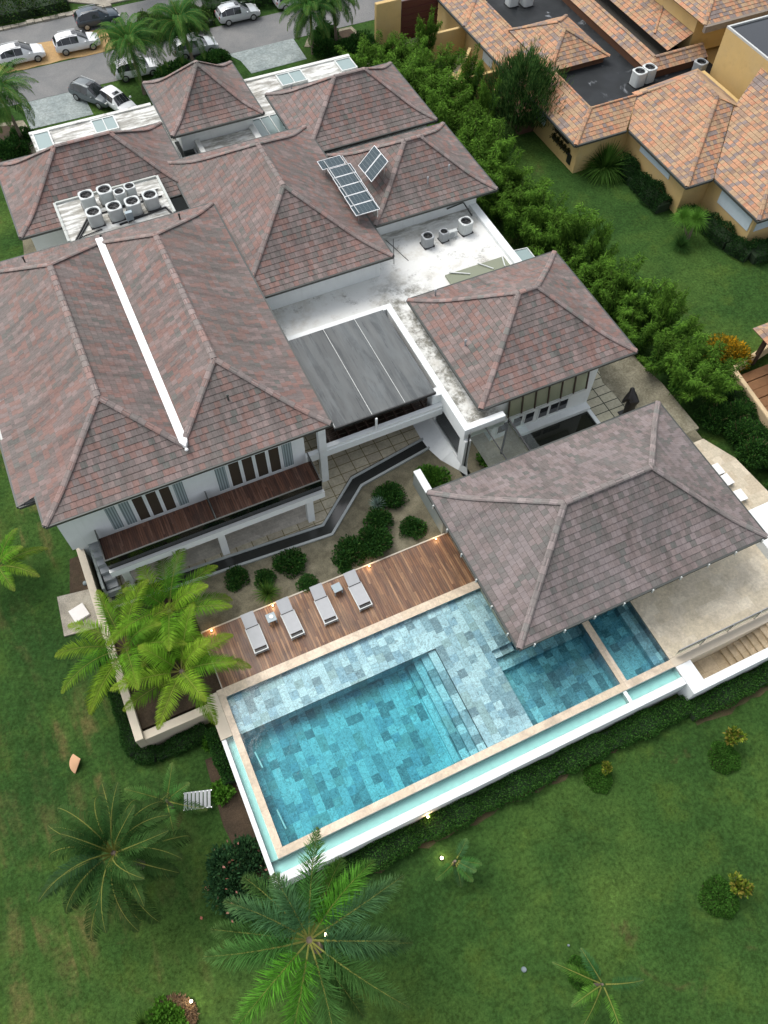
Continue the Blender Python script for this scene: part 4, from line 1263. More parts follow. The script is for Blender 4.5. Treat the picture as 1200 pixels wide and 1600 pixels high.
# ------------------------------------------------------------------ cars
def car(paint, kind='suv', name='parked_car'):
    t = thing(name, '', 'car', (0, 0, RZ)); t.scale = (.9, .9, .86)
    #        x     zs    zt    wb    wt    zb
    suv = [(-2.2, .82, .9, .80, .70, .5), (-2.14, .98, 1.1, .86, .74, .42), (-1.9, 1.04, 1.42, .88, .64, .36), (-1.45, 1.05, 1.62, .89, .6, .3), (-.6, 1.03, 1.68, .9, .6, .28), (.15, 1.01, 1.62, .9, .59, .28),
           (1.12, .98, 1.06, .89, .72, .28), (1.75, .9, .98, .87, .68, .3), (2.08, .76, .84, .82, .6, .34), (2.2, .6, .66, .72, .5, .4)]
    hatch = [(-1.95, .78, .84, .76, .66, .45), (-1.9, .92, 1.02, .8, .7, .38), (-1.7, .95, 1.34, .83, .62, .3), (-1.4, .95, 1.46, .84, .6, .26), (-.5, .93, 1.5, .84, .6, .25), (.3, .91, 1.44, .84, .58, .25),
             (1.05, .88, .94, .83, .68, .25), (1.6, .78, .86, .81, .64, .28), (1.88, .66, .72, .74, .55, .32), (1.97, .52, .56, .62, .45, .38)]
    stn = suv if kind == 'suv' else hatch
    def sec(s):
        x, zs, zt, wb, wt, zb = s
        h = [(0, zb), (wb * .9, zb), (wb, zb + .14), (wb, (zb + zs) / 2 + .06), (wb * .97, zs), (wt, zt - .05), (wt * .6, zt), (0, zt + .02)]
        return [(x, y, z) for y, z in h]
    body, glass = MB(), MB()
    for i in range(len(stn) - 1):
        A, B = sec(stn[i]), sec(stn[i + 1])
        for j in range(7):
            for sg in (1, -1):
                q = [A[j], B[j], B[j + 1], A[j + 1]]
                q = [(x, y * sg, z) for x, y, z in q]
                if sg < 0: q = q[::-1]
                g = (j == 4 and 2 <= i <= 4) or (j in (5, 6) and i in (5,)) or (j in (5, 6) and i == 1)
                if g:
                    c = sum((Vector(v) for v in q), Vector()) / 4
                    q2 = [tuple(c + (Vector(v) - c) * .96 + Vector((0, .014 * sg if j == 4 else 0, .006 if j == 4 else .03))) for v in q]
                    glass.face(q2)
                body.face(q)
    for s, rev in ((stn[0], True), (stn[-1], False)):
        h = sec(s); loop = h + [(x, -y, z) for x, y, z in h[::-1][1:-1]]
        body.face(loop[::-1] if rev else loop)
    bo = body.build('body', paint, t, True, smooth=True)
    wd = bo.modifiers.new('weld', 'WELD'); wd.merge_threshold = .001
    es = bo.modifiers.new('split', 'EDGE_SPLIT'); es.split_angle = math.radians(38)
    glass.build('window', M['winglass'], t, True)
    L = -stn[0][0]; wr = .35 if kind == 'suv' else .31; wbx = L * .61; yy = stn[4][3]
    for sx in (-1, 1):
        for sy in (-1, 1):
            w_ = MB(); w_.tube((sx * wbx, sy * (yy - .2), wr), (sx * wbx, sy * (yy + .015), wr), wr, wr, 18)
            tag(w_.build('wheel', M['rubber'], t, True))
            r_ = MB(); r_.tube((sx * wbx, sy * (yy + .016), wr), (sx * wbx, sy * (yy + .03), wr), wr * .64, wr * .56, 12)
            for k in range(5):
                a = 2 * PI * k / 5; r_.bar((sx * wbx, sy * (yy + .035), wr), (sx * wbx + math.cos(a) * wr * .6, sy * (yy + .035), wr + math.sin(a) * wr * .6), .05, .02)
            wl = t.children[-1]; r_.build('rim', M['steel'], wl, True)
    for sy in (-1, 1):
        h_ = MB(); h_.obox((stn[-2][0] - .02, sy * .6, .72), (.1, 0, 0), (0, .15, 0), (0, 0, .06)); h_.build('headlight', M['trim'], t, True)
        h_ = MB(); h_.obox((stn[0][0] + .05, sy * .68, .9), (.06, 0, 0), (0, .1, 0), (0, 0, .1)); h_.build('tail_light', plain('red_lens', (.3, .02, .015), .2), t, True)
        h_ = MB(); h_.obox((.75, sy * (yy + .09), 1.05), (.07, 0, 0), (0, .08, 0), (0, 0, .06)); h_.build('mirror', paint, t, True)
    r_ = MB()
    for sy in (-1, 1): r_.bar((-1.5, sy * .56, stn[4][2] + .02), (.2, sy * .56, stn[4][2] + .02), .04)
    if kind == 'suv': r_.build('roof_rail', M['steel'], t, True)
    r_ = MB(); r_.box(-.25, .15, -.3, .3, stn[4][2] + .0, stn[4][2] + .022); r_.build('sunroof', M['winglass'], t, True)
    return t
pw = plain('white_paint', (.72, .74, .75), .2, .6, 0, .03); ps = plain('silver_paint', (.5, .53, .54), .25, .6, .3, .03); pd = plain('navy_paint', (.05, .07, .09), .2, .6, .2, .05); pgy = plain('grey_paint', (.13, .15, .16), .22, .6, .3, .05)
GC = 'cars parked along the street'
c1 = car(pw); c1.location = (1.7, 77.5, RZ); c1['label'] = 'white car on the yellow gravel, cut by the left edge of the photo'; c1['group'] = GC
dup(c1, (6.6, 77.45, RZ), -.03, 'white car with roof rails on the yellow gravel, right of another white one', GC)
c2 = car(pd); c2.location = (9.3, 80.7, RZ); c2['label'] = 'dark navy car at the far side of the gravel verge'; c2['group'] = GC
dup(c1, (10.3, 71.4, RZ), -.02, 'white boxy car standing behind a palm trunk at the near kerb', GC)
c3 = car(pgy); c3.location = (5.9, 69.2, RZ); c3.rotation_euler[2] = -.95; c3['label'] = 'dark grey car parked askew at the end of the left driveway'; c3['group'] = GC
c4 = car(pw, 'hatch'); c4.location = (7.55, 67.3, RZ); c4.rotation_euler[2] = -1.2; c4['label'] = 'white small car nosing at the house, beside the dark grey one'; c4['group'] = GC
c5 = car(ps); c5.location = (21.35, 76.3, RZ); c5['label'] = 'silver car alone at the far side of the street near the right driveway'; c5['group'] = GC
dup(c5, (27.1, 76.6, RZ), 0, 'silver car half hidden by trees at the top of the street', GC)
dup(c5, (16.0, 72.6, RZ), 0, 'silver car mostly hidden behind the palm and bushes by the entrance', GC)

# ------------------------------------------------------------------ neighbour's house
NH = thing('neighbour_house', 'ochre house under orange patchwork tile roofs around black flat roofs', 'house', (44, 45, -.5))
b = MB()
b.prism([(37.6, 43.95), (42.15, 43.95), (42.15, 36.6), (44.45, 36.6), (44.45, 31.5), (64, 31.5), (64, 72), (37.6, 72)], -1.2, 2.32)
b.build('wall', M['ochre'], NH)
b = MB(); b.box(39.55, 52.5, 46.3, 72, 2.4, 2.82); b.build('flat_roof', M['bitumen'], NH)
nr = MB(); nc = MM()
sl = lambda z0, s: (lambda d: z0 + s * d)
tile_face(nr, [(36.9, 72), (36.9, 43.55), (39.38, 45.8), (39.38, 72)], (36.9, 72), (1, 0), sl(2.4, .42))
tile_face(nr, [(36.9, 43.55), (41.45, 43.55), (43.6, 45.75), (39.38, 45.8)], (36.9, 43.55), (0, 1), sl(2.4, .46))
tile_face(nr, [(41.7, 43.6), (41.7, 36.1), (47.1, 41.2), (47.4, 44.2), (43.6, 45.8)], (41.7, 45), (1, 0), sl(2.4, .485))
tile_face(nr, [(41.7, 36.1), (44.1, 36.1), (48.2, 40.4), (47.1, 41.2)], (41.7, 36.1), (0, 1), sl(2.4, .5))
nr.face([(47.1, 41.2, 5.0), (48.6, 40.0, 4.5), (49.3, 41.5, 4.1), (49.3, 46, 4.1), (47.4, 44.2, 5.02)])
nr.face([(47.4, 44.2, 5.05), (49.3, 46, 4.1), (43.6, 46.4, 3.3), (43.6, 45.8, 3.4)])
tile_face(nr, [(44.15, 36.1), (44.15, 31.0), (54, 40.8), (54, 43), (52.4, 42.4), (48.2, 40.3)], (44.15, 36), (1, 0), sl(2.4, .5))
tile_face(nr, [(44.15, 31.0), (64, 31.0), (64, 40.8), (54, 40.8)], (44.15, 31.0), (0, 1), sl(2.4, .5))
caps(nc, [(36.9, 43.55, 2.45), (39.38, 45.8, 3.47)]); caps(nc, [(41.7, 36.1, 2.45), (47.1, 41.2, 5.06)]); caps(nc, [(44.15, 31.0, 2.45), (54, 40.8, 7.4)])
caps(nc, [(47.1, 41.2, 5.06), (47.4, 44.2, 5.08)]); caps(nc, [(36.9, 61.4, 2.45), (39.0, 63.5, 3.4)], .2)
caps(nc, [(39.38, 45.8, 3.47), (39.38, 72, 3.47)], .1); caps(nc, [(39.38, 45.8, 3.47), (43.6, 45.8, 3.47)], .1); caps(nc, [(43.6, 45.8, 3.45), (47.4, 44.2, 5.08)], .13)
r0 = nr.build('roof', TO, NH); nc.build('ridge_cap', TO, r0)
g = MB()
for q in ((36.78, 36.9, 43.5, 72), (36.9, 41.45, 43.43, 43.55), (41.58, 41.7, 36.0, 43.4), (41.7, 44.0, 35.98, 36.1), (44.03, 44.15, 30.9, 35.95), (44.15, 64, 30.88, 31.0)): g.box(*q, 2.25, 2.42)
g.build('gutter', M['gutter'], r0)
# low pyramid on the flat roof
nr = MB(); nc = MM(); zf = sl(3.4, .5)
X0, X1, Y0, Y1 = 39.0, 44.7, 51.2, 57.9; Rr = 2.85
tile_face(nr, [(X0, Y0), (X1, Y0), (X1 - Rr, Y0 + Rr), (X0 + Rr, Y0 + Rr)], (X0, Y0), (0, 1), zf); tile_face(nr, [(X1, Y1), (X0, Y1), (X0 + Rr, Y1 - Rr), (X1 - Rr, Y1 - Rr)], (X1, Y1), (0, -1), zf)
tile_face(nr, [(X0, Y1), (X0, Y0), (X0 + Rr, Y0 + Rr), (X0 + Rr, Y1 - Rr)], (X0, Y1), (1, 0), zf); tile_face(nr, [(X1, Y0), (X1, Y1), (X1 - Rr, Y1 - Rr), (X1 - Rr, Y0 + Rr)], (X1, Y0), (-1, 0), zf)
for cn, dv in (((X0, Y0), (1, 1)), ((X1, Y0), (-1, 1)), ((X0, Y1), (1, -1)), ((X1, Y1), (-1, -1))): hip_caps(nc, cn, dv, Rr, zf)
nr.box(X0 + .4, X1 - .3, Y0 + .3, Y1 - .3, 2.8, 3.38, 1)
r1 = nr.build('roof', TO, NH); nc.build('ridge_cap', TO, r1)
# narrow roof round the inner court and higher roofs behind
nr = MB(); nc = MM()
tile_face(nr, [(46.3, 75), (46.3, 47.9), (47.3, 48.9), (47.3, 75)], (46.3, 75), (1, 0), sl(3.4, .6)); tile_face(nr, [(46.3, 47.9), (52, 47.9), (52, 48.9), (47.3, 48.9)], (46.3, 47.9), (0, 1), sl(3.4, .6))
caps(nc, [(47.3, 75, 4.0), (47.3, 48.9, 4.0)]); caps(nc, [(47.3, 48.9, 4.0), (52, 48.9, 4.0)])
nr.box(46.35, 47.3, 48.9, 75, 2.8, 3.42, 1); nr.box(46.35, 52, 47.95, 48.88, 2.8, 3.42, 1)
tile_face(nr, [(49.2, 75), (49.2, 49.7), (55, 49.7), (58, 60), (58, 75)], (49.2, 75), (1, 0), sl(3.6, .42))
caps(nc, [(49.5, 52.0, 3.8), (55.2, 58.0, 6.2)], .1)
r2_ = nr.build('roof', TO, NH); nc.build('ridge_cap', TO, r2_)
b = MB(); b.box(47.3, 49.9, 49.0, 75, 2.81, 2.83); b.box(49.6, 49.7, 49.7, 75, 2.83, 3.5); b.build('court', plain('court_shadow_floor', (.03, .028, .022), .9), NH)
nr = MB(); nc = MM()
tile_face(nr, [(50.85, 80), (50.85, 48.3), (60, 57.5), (60, 80)], (50.85, 80), (1, 0), sl(5.9, .42)); tile_face(nr, [(50.85, 48.3), (75, 48.3), (75, 57.5), (60, 57.5)], (50.85, 48.3), (0, 1), sl(5.9, .42))
caps(nc, [(50.85, 48.3, 5.95), (60, 57.5, 9.8)])
r3 = nr.build('roof', TO, NH); nc.build('ridge_cap', TO, r3)
b = MB(); b.box(50.8, 75, 48.02, 48.3, 5.45, 5.93); b.build('fascia', plain('weathered_fascia', (.2, .17, .14), .8, .3, 0, .3), r3)
b = MB(); b.box(51.4, 62, 49.7, 75, 2.8, 5.7); b.box(51.2, 66, 40.6, 46.4, 2.3, 6.6); b.build('wall', M['ochre'], NH); V_ = NH.children[-1]; V_['label'] = 'plain ochre upper walls'
b = MB(); b.box(51.35, 66, 40.75, 46.25, 6.604, 6.62); b.build('flat_roof', M['winglass'], NH)
b = MB(); b.box(51.2, 51.35, 40.6, 46.4, 6.604, 6.75); b.box(51.354, 66, 46.25, 46.4, 6.604, 6.75); b.build('coping', M['trim'], NH)
b = MB(); b.box(49.6, 50.3, 40.8, 46.2, 2.82, 3.6); b.build('parapet', M['ochre'], NH)
for (q, l) in (((42.1, 42.147, 38.4, 42.2, 1.35, 2.2), 'long window with pale blue blind'), ((44.4, 44.447, 31.7, 35.2, .9, 2.25), 'tall window with pale blue blind'), ((44.8, 47.0, 31.45, 31.497, .9, 2.2), 'front window with blind'), ((37.55, 37.597, 48.6, 50.4, .7, 1.8), 'small side window'), ((37.55, 37.597, 57.4, 59.0, .7, 1.8), 'side window by the yard wall')):
    b = MB(); b.box(*q); w_ = b.build('window', M['blind'], NH); w_['label'] = l
b = MB(); b.box(37.53, 37.597, 44.5, 45.0, -.1, .7); b.build('vent_grille', M['black'], NH)
nr = MB(); tile_face(nr, [(35.9, 54.2), (35.9, 49.8), (37.58, 49.8), (37.58, 54.2)], (35.9, 54), (1, 0), sl(1.1, .45)); nr.build('lean_to_roof', TO, NH)
b = MB(); b.box(36.2, 37.58, 50, 54, -.6, 1.0); b.build('lean_to_wall', plain('dark_brown_wall', (.09, .045, .03), .8), NH)
YW = thing('yard_wall', 'ochre yard walls stepping down beside the bamboo', 'wall', (35, 60, -.5))
b = MB()
b.box(33.9, 37.58, 62.2, 62.5, -1, 1.9); b.box(33.9, 37.58, 55.8, 56.1, -1, 1.5); b.box(33.6, 33.896, 55.8, 57.4, -1, 1.3); b.box(30.8, 33.2, 66.2, 66.6, -1, 3.2)
b.bar((34.0, 57.0, .1), (36.8, 59.9, .5), .28, 2.0)
b.build('wall', M['ochre'], YW, bevel=.04)
b = MB(); b.box(33.3, 36.9, 66.3, 66.42, -1, 2.9)
for i in range(6): b.box(33.3, 36.9, 66.22, 66.3, -.6 + i * .55, -.52 + i * .55)
b.build('gate', plain('dark_red_gate', (.07, .018, .014), .5), YW)
sheet('yard', [(33.9, 56.1), (37.6, 56.1), (37.6, 62.2), (33.9, 62.2)], -.4, M['pebble']); sheet('yard', [(33.3, 62.6), (37.6, 62.6), (37.6, 66.2), (33.3, 66.2)], -.4, M['pebble'])
b = MB(); b.box(35.2, 36.3, 62.82 - 1.7, 63.9 - 1.8, -.4, -.2); dn = b.build('drain_cover', plain('tan_frame', (.4, .28, .12), .8)); tag(dn, 'square drain cover with tan rim in the pebble yard', 'drain cover')
b = MB(); b.box(35.4, 36.1, 61.3, 61.9, -.198, -.185); b.build('grate', M['black'], dn)
aw_ = condenser(.95, 1.15, M['acwhite'])
put(aw_, [False], (45.1, 48.05 - .3, 2.82), .1, 'left of two tall white condensers on the black flat roof', 'condensers on the neighbour roof')
dup(aw_, (46.15, 48.4 - .5, 2.82), .1, 'right of two tall white condensers on the black flat roof', 'condensers on the neighbour roof')
dup(acg, (50.6, 47.1, 2.82), .2, 'grey condenser by the ochre tower wall', 'condensers on the neighbour roof', 1.25)
dup(aw_, (41.9, 62.2, 2.82), 0, 'left white condenser at the far end of the black roof', 'condensers on the neighbour roof')
dup(aw_, (43.1, 61.7, 2.82), 0, 'right white condenser at the far end of the black roof', 'condensers on the neighbour roof')
# garden wall with a small timber court at the right edge
GW = thing('garden_wall', 'low ochre garden wall around a timber-floored court at the right edge', 'wall', (37, 20, -.4))
b = MB(); b.bar((35.75, 21.9, .0), (35.1, 16.0, .0), .32, 1.1); b.bar((35.95, 21.9, -.05), (39.8, 22.6, -.05), .3, .9); b.build('wall', plain('pale_ochre_wall', (.55, .42, .25), .8), GW, bevel=.08)
b = MB()
for i in range(9): b.box(36.0, 41, 15.3 + i * .7, 15.95 + i * .7, -.6, -.3 - .05 * (i % 2))
b.build('boards', plain('orange_timber', (.2, .1, .045), .7, .3, 0, .35), GW)
AN = thing('pergola_roof', 'corner of an orange tile roof at the right edge of the photo', 'roof', (39, 23.5, -.4))
nr = MB(); zf = sl(2.4, .45)
tile_face(nr, [(37.2, 22.9), (37.2, 15), (41, 15), (41, 19.1)], (37.2, 22.9), (1, 0), zf); tile_face(nr, [(45, 22.9), (37.2, 22.9), (41, 19.1), (45, 19.1)], (45, 22.9), (0, -1), zf)
nr.build('roof', TO, AN)
b = MB()
for (x, y) in ((37.9, 22.0), (44, 22.0), (37.9, 15.5)): b.box(x, x + .25, y, y + .25, -.5, 2.5)
b.build('post', M['rafter'], AN)

M['valve'] = plain('valve_lid', (.16, .2, .21), .6)
# ------------------------------------------------------------------ small things in the grounds
SCU = thing('sculpture', 'dark bronze sculpture of a hunched standing figure on the gravel by the pavers', 'sculpture', (27.65, 21.75, -.04))
def skin(name, pts, edges, rad, mat, parent, sub=2):
    me = bpy.data.meshes.new(name); me.from_pydata(pts, edges, [])
    o = link(name, me, mat, parent, True)
    sk = o.modifiers.new('skin', 'SKIN')
    for v, r in zip(me.skin_vertices[0].data, rad): v.radius = (r, r)
    me.skin_vertices[0].data[0].use_root = True
    s_ = o.modifiers.new('sub', 'SUBSURF'); s_.levels = sub; s_.render_levels = sub
    return o
skin('figure', [(0, 0, .95), (.02, .1, 1.3), (.06, .28, 1.62), (.1, .42, 1.85), (.12, .55, 2.02), (-.2, -.02, .55), (-.24, .02, .06), (.2, -.02, .55), (.26, .05, .06), (-.38, .3, 1.3), (-.34, .4, .95), (.4, .35, 1.35), (.42, .5, 1.0)],
     [(0, 1), (1, 2), (2, 3), (3, 4), (0, 5), (5, 6), (0, 7), (7, 8), (2, 9), (9, 10), (2, 11), (11, 12)],
     [.3, .34, .32, .15, .17, .2, .13, .2, .13, .13, .1, .13, .1], M['bronze'], SCU)
b = MB(); b.box(-.45, .45, -.3, .4, 0, .06); b.build('plinth', M['black'], SCU, True)

wl = thing('lounge_chair', '', 'lounge chair', (0, 0, 0), 0, 'white chairs by the right-hand walk')
b = MB(); b.box(-.5, .5, -.38, .38, .28, .34); b.build('seat', M['chairwhite'], wl, True, bevel=.02)
b = MB(); b.obox((-.85, 0, .48), (.38, 0, -.16), (0, .38, 0), (.012, 0, .027)); b.build('backrest', M['chairwhite'], wl, True, bevel=.01)
for sx in (-.45, .45):
    for sy in (-.33, .33):
        b = MB(); b.box(sx - .025, sx + .025, sy - .025, sy + .025, 0, .28); b.build('leg', M['tablegrey'], wl, True)
wl.location = (29.85, 15.85, .0); wl['label'] = 'farthest of the three white chairs showing past the pavilion eave'
dup(wl, (29.9, 15.0, .0), .05, 'middle one of the three white chairs past the pavilion eave')
dup(wl, (29.95, 13.8, .0), -.03, 'nearest of the three white chairs past the pavilion eave')

bn = thing('slatted_bench', 'pale grey slatted bench on thin legs on the lawn beside the pool', 'bench', (-4.25, 11.1, gz(-4.2, 11.1)), -.32)
b = MB()
for i in range(7): b.box(-.6 + i * .19, -.46 + i * .19, -.42, .42, .44, .47)
b.build('seat', M['acgrey'], bn, True)
b = MB()
for sy in (-.4, .4): b.box(-.64, .74, sy - .025, sy + .025, .39, .438)
b.build('frame', M['steel'], bn, True)
for sx in (-.58, .68):
    for sy in (-.38, .38):
        b = MB(); b.tube((sx, sy, 0), (sx, sy, .39), .02, .02, 6); b.build('leg', M['steel'], bn, True)

b = MB()
n_ = 9
for i in range(n_):
    a0_, a1_ = -.85 + 1.7 * i / n_, -.85 + 1.7 * (i + 1) / n_
    P = lambda a, z: (math.cos(a) * .62, math.sin(a) * .62, z)
    b.face([P(a0_, .05), P(a1_, .05), (0, 0, .62)]); b.face([P(a1_, .0), P(a0_, .0), (0, 0, .55)])
    b.face([P(a0_, 0), P(a1_, 0), P(a1_, .05), P(a0_, .05)])
b.face([P(-.85, 0), P(-.85, .05), (0, 0, .62), (0, 0, .55)]); b.face([P(.85, .05), P(.85, 0), (0, 0, .55), (0, 0, .62)])
tc = b.build('clay_cone', M['terracotta']); tc.location = (-8.85, 15.4, gz(-8.8, 15.4)); tc.rotation_euler = (0, 0, 3.0); tc.scale = (1.1, 1.1, .8)
tag(tc, 'terracotta cone segment standing on the left lawn', 'garden ornament')

z_ = gz(-7, 23)
b = MB(); b.prism([(-8.1, 22.4), (-5.96, 22.1), (-5.96, 24.6), (-7.9, 24.9)], z_ - .2, z_ + .1); sl_ = b.build('paved_pad', M['kerb']); tag(sl_, 'square worn stone pad beside the planter wall', 'stone pad')
b = MB(); b.obox((-7.0, 23.35, z_ + .19), (.42, .1, 0), (-.1, .42, 0), (0, 0, .09)); sq = b.build('cover_slab', plain('pale_slab', (.66, .64, .62), .7), bevel=.02); tag(sq, 'pale square cover slab on the worn stone pad', 'slab')

spot('ground_lamp', (5.45, 3.75, gz(5.4, 3.7)), 'lit ground lamp beside the small palm on the front lawn', False, .07, 'lit lamps in the lawn', .1)
spot('ground_lamp', (-.78, 2.95, gz(-.8, 3)), 'lit lamp glowing through the fronds of the biggest palm', False, .065, 'lit lamps in the lawn', 2.2)
spot('ground_lamp', (-7.15, 3.2, gz(-7, 3)), 'lit ground lamp by the bark-mulched bed at the bottom edge', False, .065, 'lit lamps in the lawn', .2)
spot('ground_lamp', (5.62, 5.62, gz(5.6, 5.6)), 'lit lamp inside the ivy strip under the pool wall', True, .07, 'lit lamps in the lawn', .62)
for (x, y, l, r) in ((6.68, -1.92, 'small grey valve box cover alone in the front lawn', .12), (9.0, -1.95, 'small pale valve box beside the round bed with a young palm', .05), (-6.28, 25.1, 'round pale stone lamp in the earth strip beside the stair', .13)):
    b = MB(); b.tube((0, 0, 0), (0, 0, .12), r, r * .9, 14); b.tube((0, 0, .12), (0, 0, .15), r * .7, r * .6, 14)
    o = b.build('valve_cover', M['valve']); o.location = (x, y, gz(x, y)); tag(o, l, 'valve cover')
# ------------------------------------------------------------------ vegetation
def nrm(v):
    return v / np.maximum(1e-9, np.linalg.norm(v, axis=-1, keepdims=True))

def leaf_quads(P, Dv, Nv, L, W, bend=.0):
    """diamond-ish leaves: base P, direction Dv, normal Nv; two quads would be a luxury, so one kite each"""
    Dv = nrm(Dv); Sv = nrm(np.cross(Dv, Nv)); L = np.asarray(L)[:, None]; W = np.asarray(W)[:, None]
    mid = P + Dv * L * .45
    up_ = nrm(np.cross(Sv, Dv))
    tip = P + Dv * L - up_ * L * bend
    return np.stack([P, mid + Sv * W, tip, mid - Sv * W], 1)

def frond_quads(rg, base, az, L, el, droop, nl, ll, lw, hang, col, plume=False, rach=.03, fold=.0, twist=0.0, tipcol=None, dexp=1.25):
    """one feather leaf: returns quads, colours"""
    n = 22
    t = np.linspace(0, 1, n)
    e = el - droop * t ** dexp
    azs = az + twist * t
    dx = np.cos(e) * np.cos(azs); dy = np.cos(e) * np.sin(azs); dz = np.sin(e)
    step = L / (n - 1)
    pts = np.array(base) + np.concatenate([[[0, 0, 0]], np.cumsum(np.stack([dx, dy, dz], 1)[:-1] * step, 0)])
    T = np.stack([dx, dy, dz], 1)
    Sd = nrm(np.cross(T, [0, 0, 1.0])); U = nrm(np.cross(Sd, T))
    Q, Cc = [], []
    w = rach * (1 - .85 * t)[:, None]
    for off in (Sd, U):
        a, b_ = pts - off * w, pts + off * w
        Q.append(np.stack([a[:-1], b_[:-1], b_[1:], a[1:]], 1))
        Cc.append(np.tile(np.array([.26, .27, .07]), (n - 1, 1)))
    s = rg.uniform(.13 if not plume else .08, 1.0, nl * 2); s = np.sort(np.concatenate([np.linspace(.14, 1, nl)] * 2))
    i = np.minimum(n - 2, (s * (n - 1)).astype(int)); fr = (s * (n - 1) - i)[:, None]
    P = pts[i] * (1 - fr) + pts[i + 1] * fr
    Tt, Ss, Uu = T[i], Sd[i], U[i]
    sg = np.where(np.arange(len(s)) % 2 == 0, 1.0, -1.0)[:, None]
    prof = (np.sin(np.pi * np.clip(s * .86 + .13, 0, 1)) ** .7)
    fwd = (.35 + .75 * s)[:, None]
    if plume:
        ang = rg.uniform(-1.5, 1.5, len(s))[:, None]; fwd = fwd * rg.uniform(.5, 1.7, (len(s), 1))
        lat = sg * Ss * np.cos(ang) + Uu * np.sin(ang)
    else:
        lat = sg * Ss + Uu * (fold + rg.normal(0, .1, len(s))[:, None])
    D1 = nrm(lat + Tt * fwd + rg.normal(0, .06, (len(s), 3)))
    Ln = ll * prof * rg.uniform(.85, 1.1, len(s))
    D2 = nrm(D1 + np.array([0, 0, -1.0]) * (hang * rg.uniform(.7, 1.3, len(s)))[:, None])
    Nn = nrm(np.cross(Tt, D1)); Wd = nrm(np.cross(D1, Nn)) * (lw * rg.uniform(.8, 1.2, len(s)))[:, None]
    m1 = P + D1 * (Ln * .5)[:, None]; m2 = m1 + D2 * (Ln * .5)[:, None]
    q1 = np.stack([P - Wd * .4, P + Wd * .4, m1 + Wd, m1 - Wd], 1)
    q2 = np.stack([m1 - Wd, m1 + Wd, m2 + Wd * .15, m2 - Wd * .15], 1)
    c = np.array(col) * rg.uniform(.75, 1.25, (len(s), 1))
    if tipcol is not None:
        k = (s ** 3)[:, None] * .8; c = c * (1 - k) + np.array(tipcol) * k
    Q += [q1, q2]; Cc += [c, c * 1.06]
    return np.concatenate(Q), np.concatenate(Cc)

def trunk_mesh(pts, r0, r1, rings=True):
    b = MB()
    for i in range(len(pts) - 1):
        a, c = i / (len(pts) - 1), (i + 1) / (len(pts) - 1)
        ra, rc = r0 + (r1 - r0) * a, r0 + (r1 - r0) * c
        b.tube(pts[i], pts[i + 1], ra * (1.06 if rings else 1), rc, 9, caps=True)
    return b

def palm(seed, n, L, el_rng, droop, ll, lw, hang, nl, trunk_h, r0, r1, cols, lean=(0, 0), plume=False, fold=0.0, crown_shaft=None, tip=None, azs=None, lens=None, spread=.12, rach=.03, tw=.25, dexp=1.25):
    """returns (crown mesh, trunk mesh)"""
    rg = np.random.default_rng(seed)
    Q, Cc = [], []
    top = np.array([lean[0], lean[1], trunk_h])
    for k in range(n):
        u = (k + .5) / n
        az = (azs[k] if azs else k * 2.39996 + rg.uniform(-.2, .2))
        el = el_rng[0] + (el_rng[1] - el_rng[0]) * u + rg.uniform(-.1, .1)
        Lk = (lens[k] if lens else L * rg.uniform(.85, 1.1) * (1 - .25 * max(0, .2 - u) / .2))
        col = np.array(cols[int(rg.integers(len(cols)))])
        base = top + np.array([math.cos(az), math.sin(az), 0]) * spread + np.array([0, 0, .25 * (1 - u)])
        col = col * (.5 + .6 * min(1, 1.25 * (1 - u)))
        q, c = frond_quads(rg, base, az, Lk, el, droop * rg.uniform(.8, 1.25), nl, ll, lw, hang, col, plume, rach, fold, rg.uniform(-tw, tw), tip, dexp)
        Q.append(q); Cc.append(c)
    pts = [(lean[0] * t * t, lean[1] * t * t, -.15 + (trunk_h + .2) * t) for t in np.linspace(0, 1, 9)]
    return quads_mesh('crown', np.concatenate(Q), np.concatenate(Cc)), trunk_mesh(pts, r0, r1).mesh('trunk')

def plant(name, label, cat, loc, parts, group=None, rotz=0.0):
    t = thing(name, label, cat, loc, rotz, group)
    for nm, me, mt in parts: link(nm, me, mt, t, True)
    return t
LIGHT = [(.07, .22, .014), (.1, .25, .018), (.055, .17, .014), (.14, .27, .02)]
DARK = [(.024, .072, .018), (.036, .095, .022), (.046, .115, .026), (.026, .07, .028)]
MID = [(.045, .14, .03), (.06, .165, .035), (.05, .13, .045)]
RG = lambda *a: [math.radians(v) for v in a]

# three young bright palms in the planter
def planter_palm(seed, n, loc, label, L=3.3, cols=LIGHT, azs=None, lens=None):
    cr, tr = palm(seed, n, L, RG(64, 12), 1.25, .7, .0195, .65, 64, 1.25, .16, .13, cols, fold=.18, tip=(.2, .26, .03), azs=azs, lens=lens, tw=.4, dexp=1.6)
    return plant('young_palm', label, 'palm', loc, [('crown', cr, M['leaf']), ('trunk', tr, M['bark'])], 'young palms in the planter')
planter_palm(3, 16, (-2.31, 20.1, -.03), 'young bright green palm at the house end of the planter', 3.5)
planter_palm(8, 14, (-4.9, 19.0, -.03), 'young bright green palm leaning out over the left lawn', 3.7)
planter_palm(5, 15, (-2.75, 16.7, -.03), 'yellowest young palm at the pool end of the planter', 3.3, [(.12, .27, .02), (.17, .3, .025), (.09, .23, .018)])
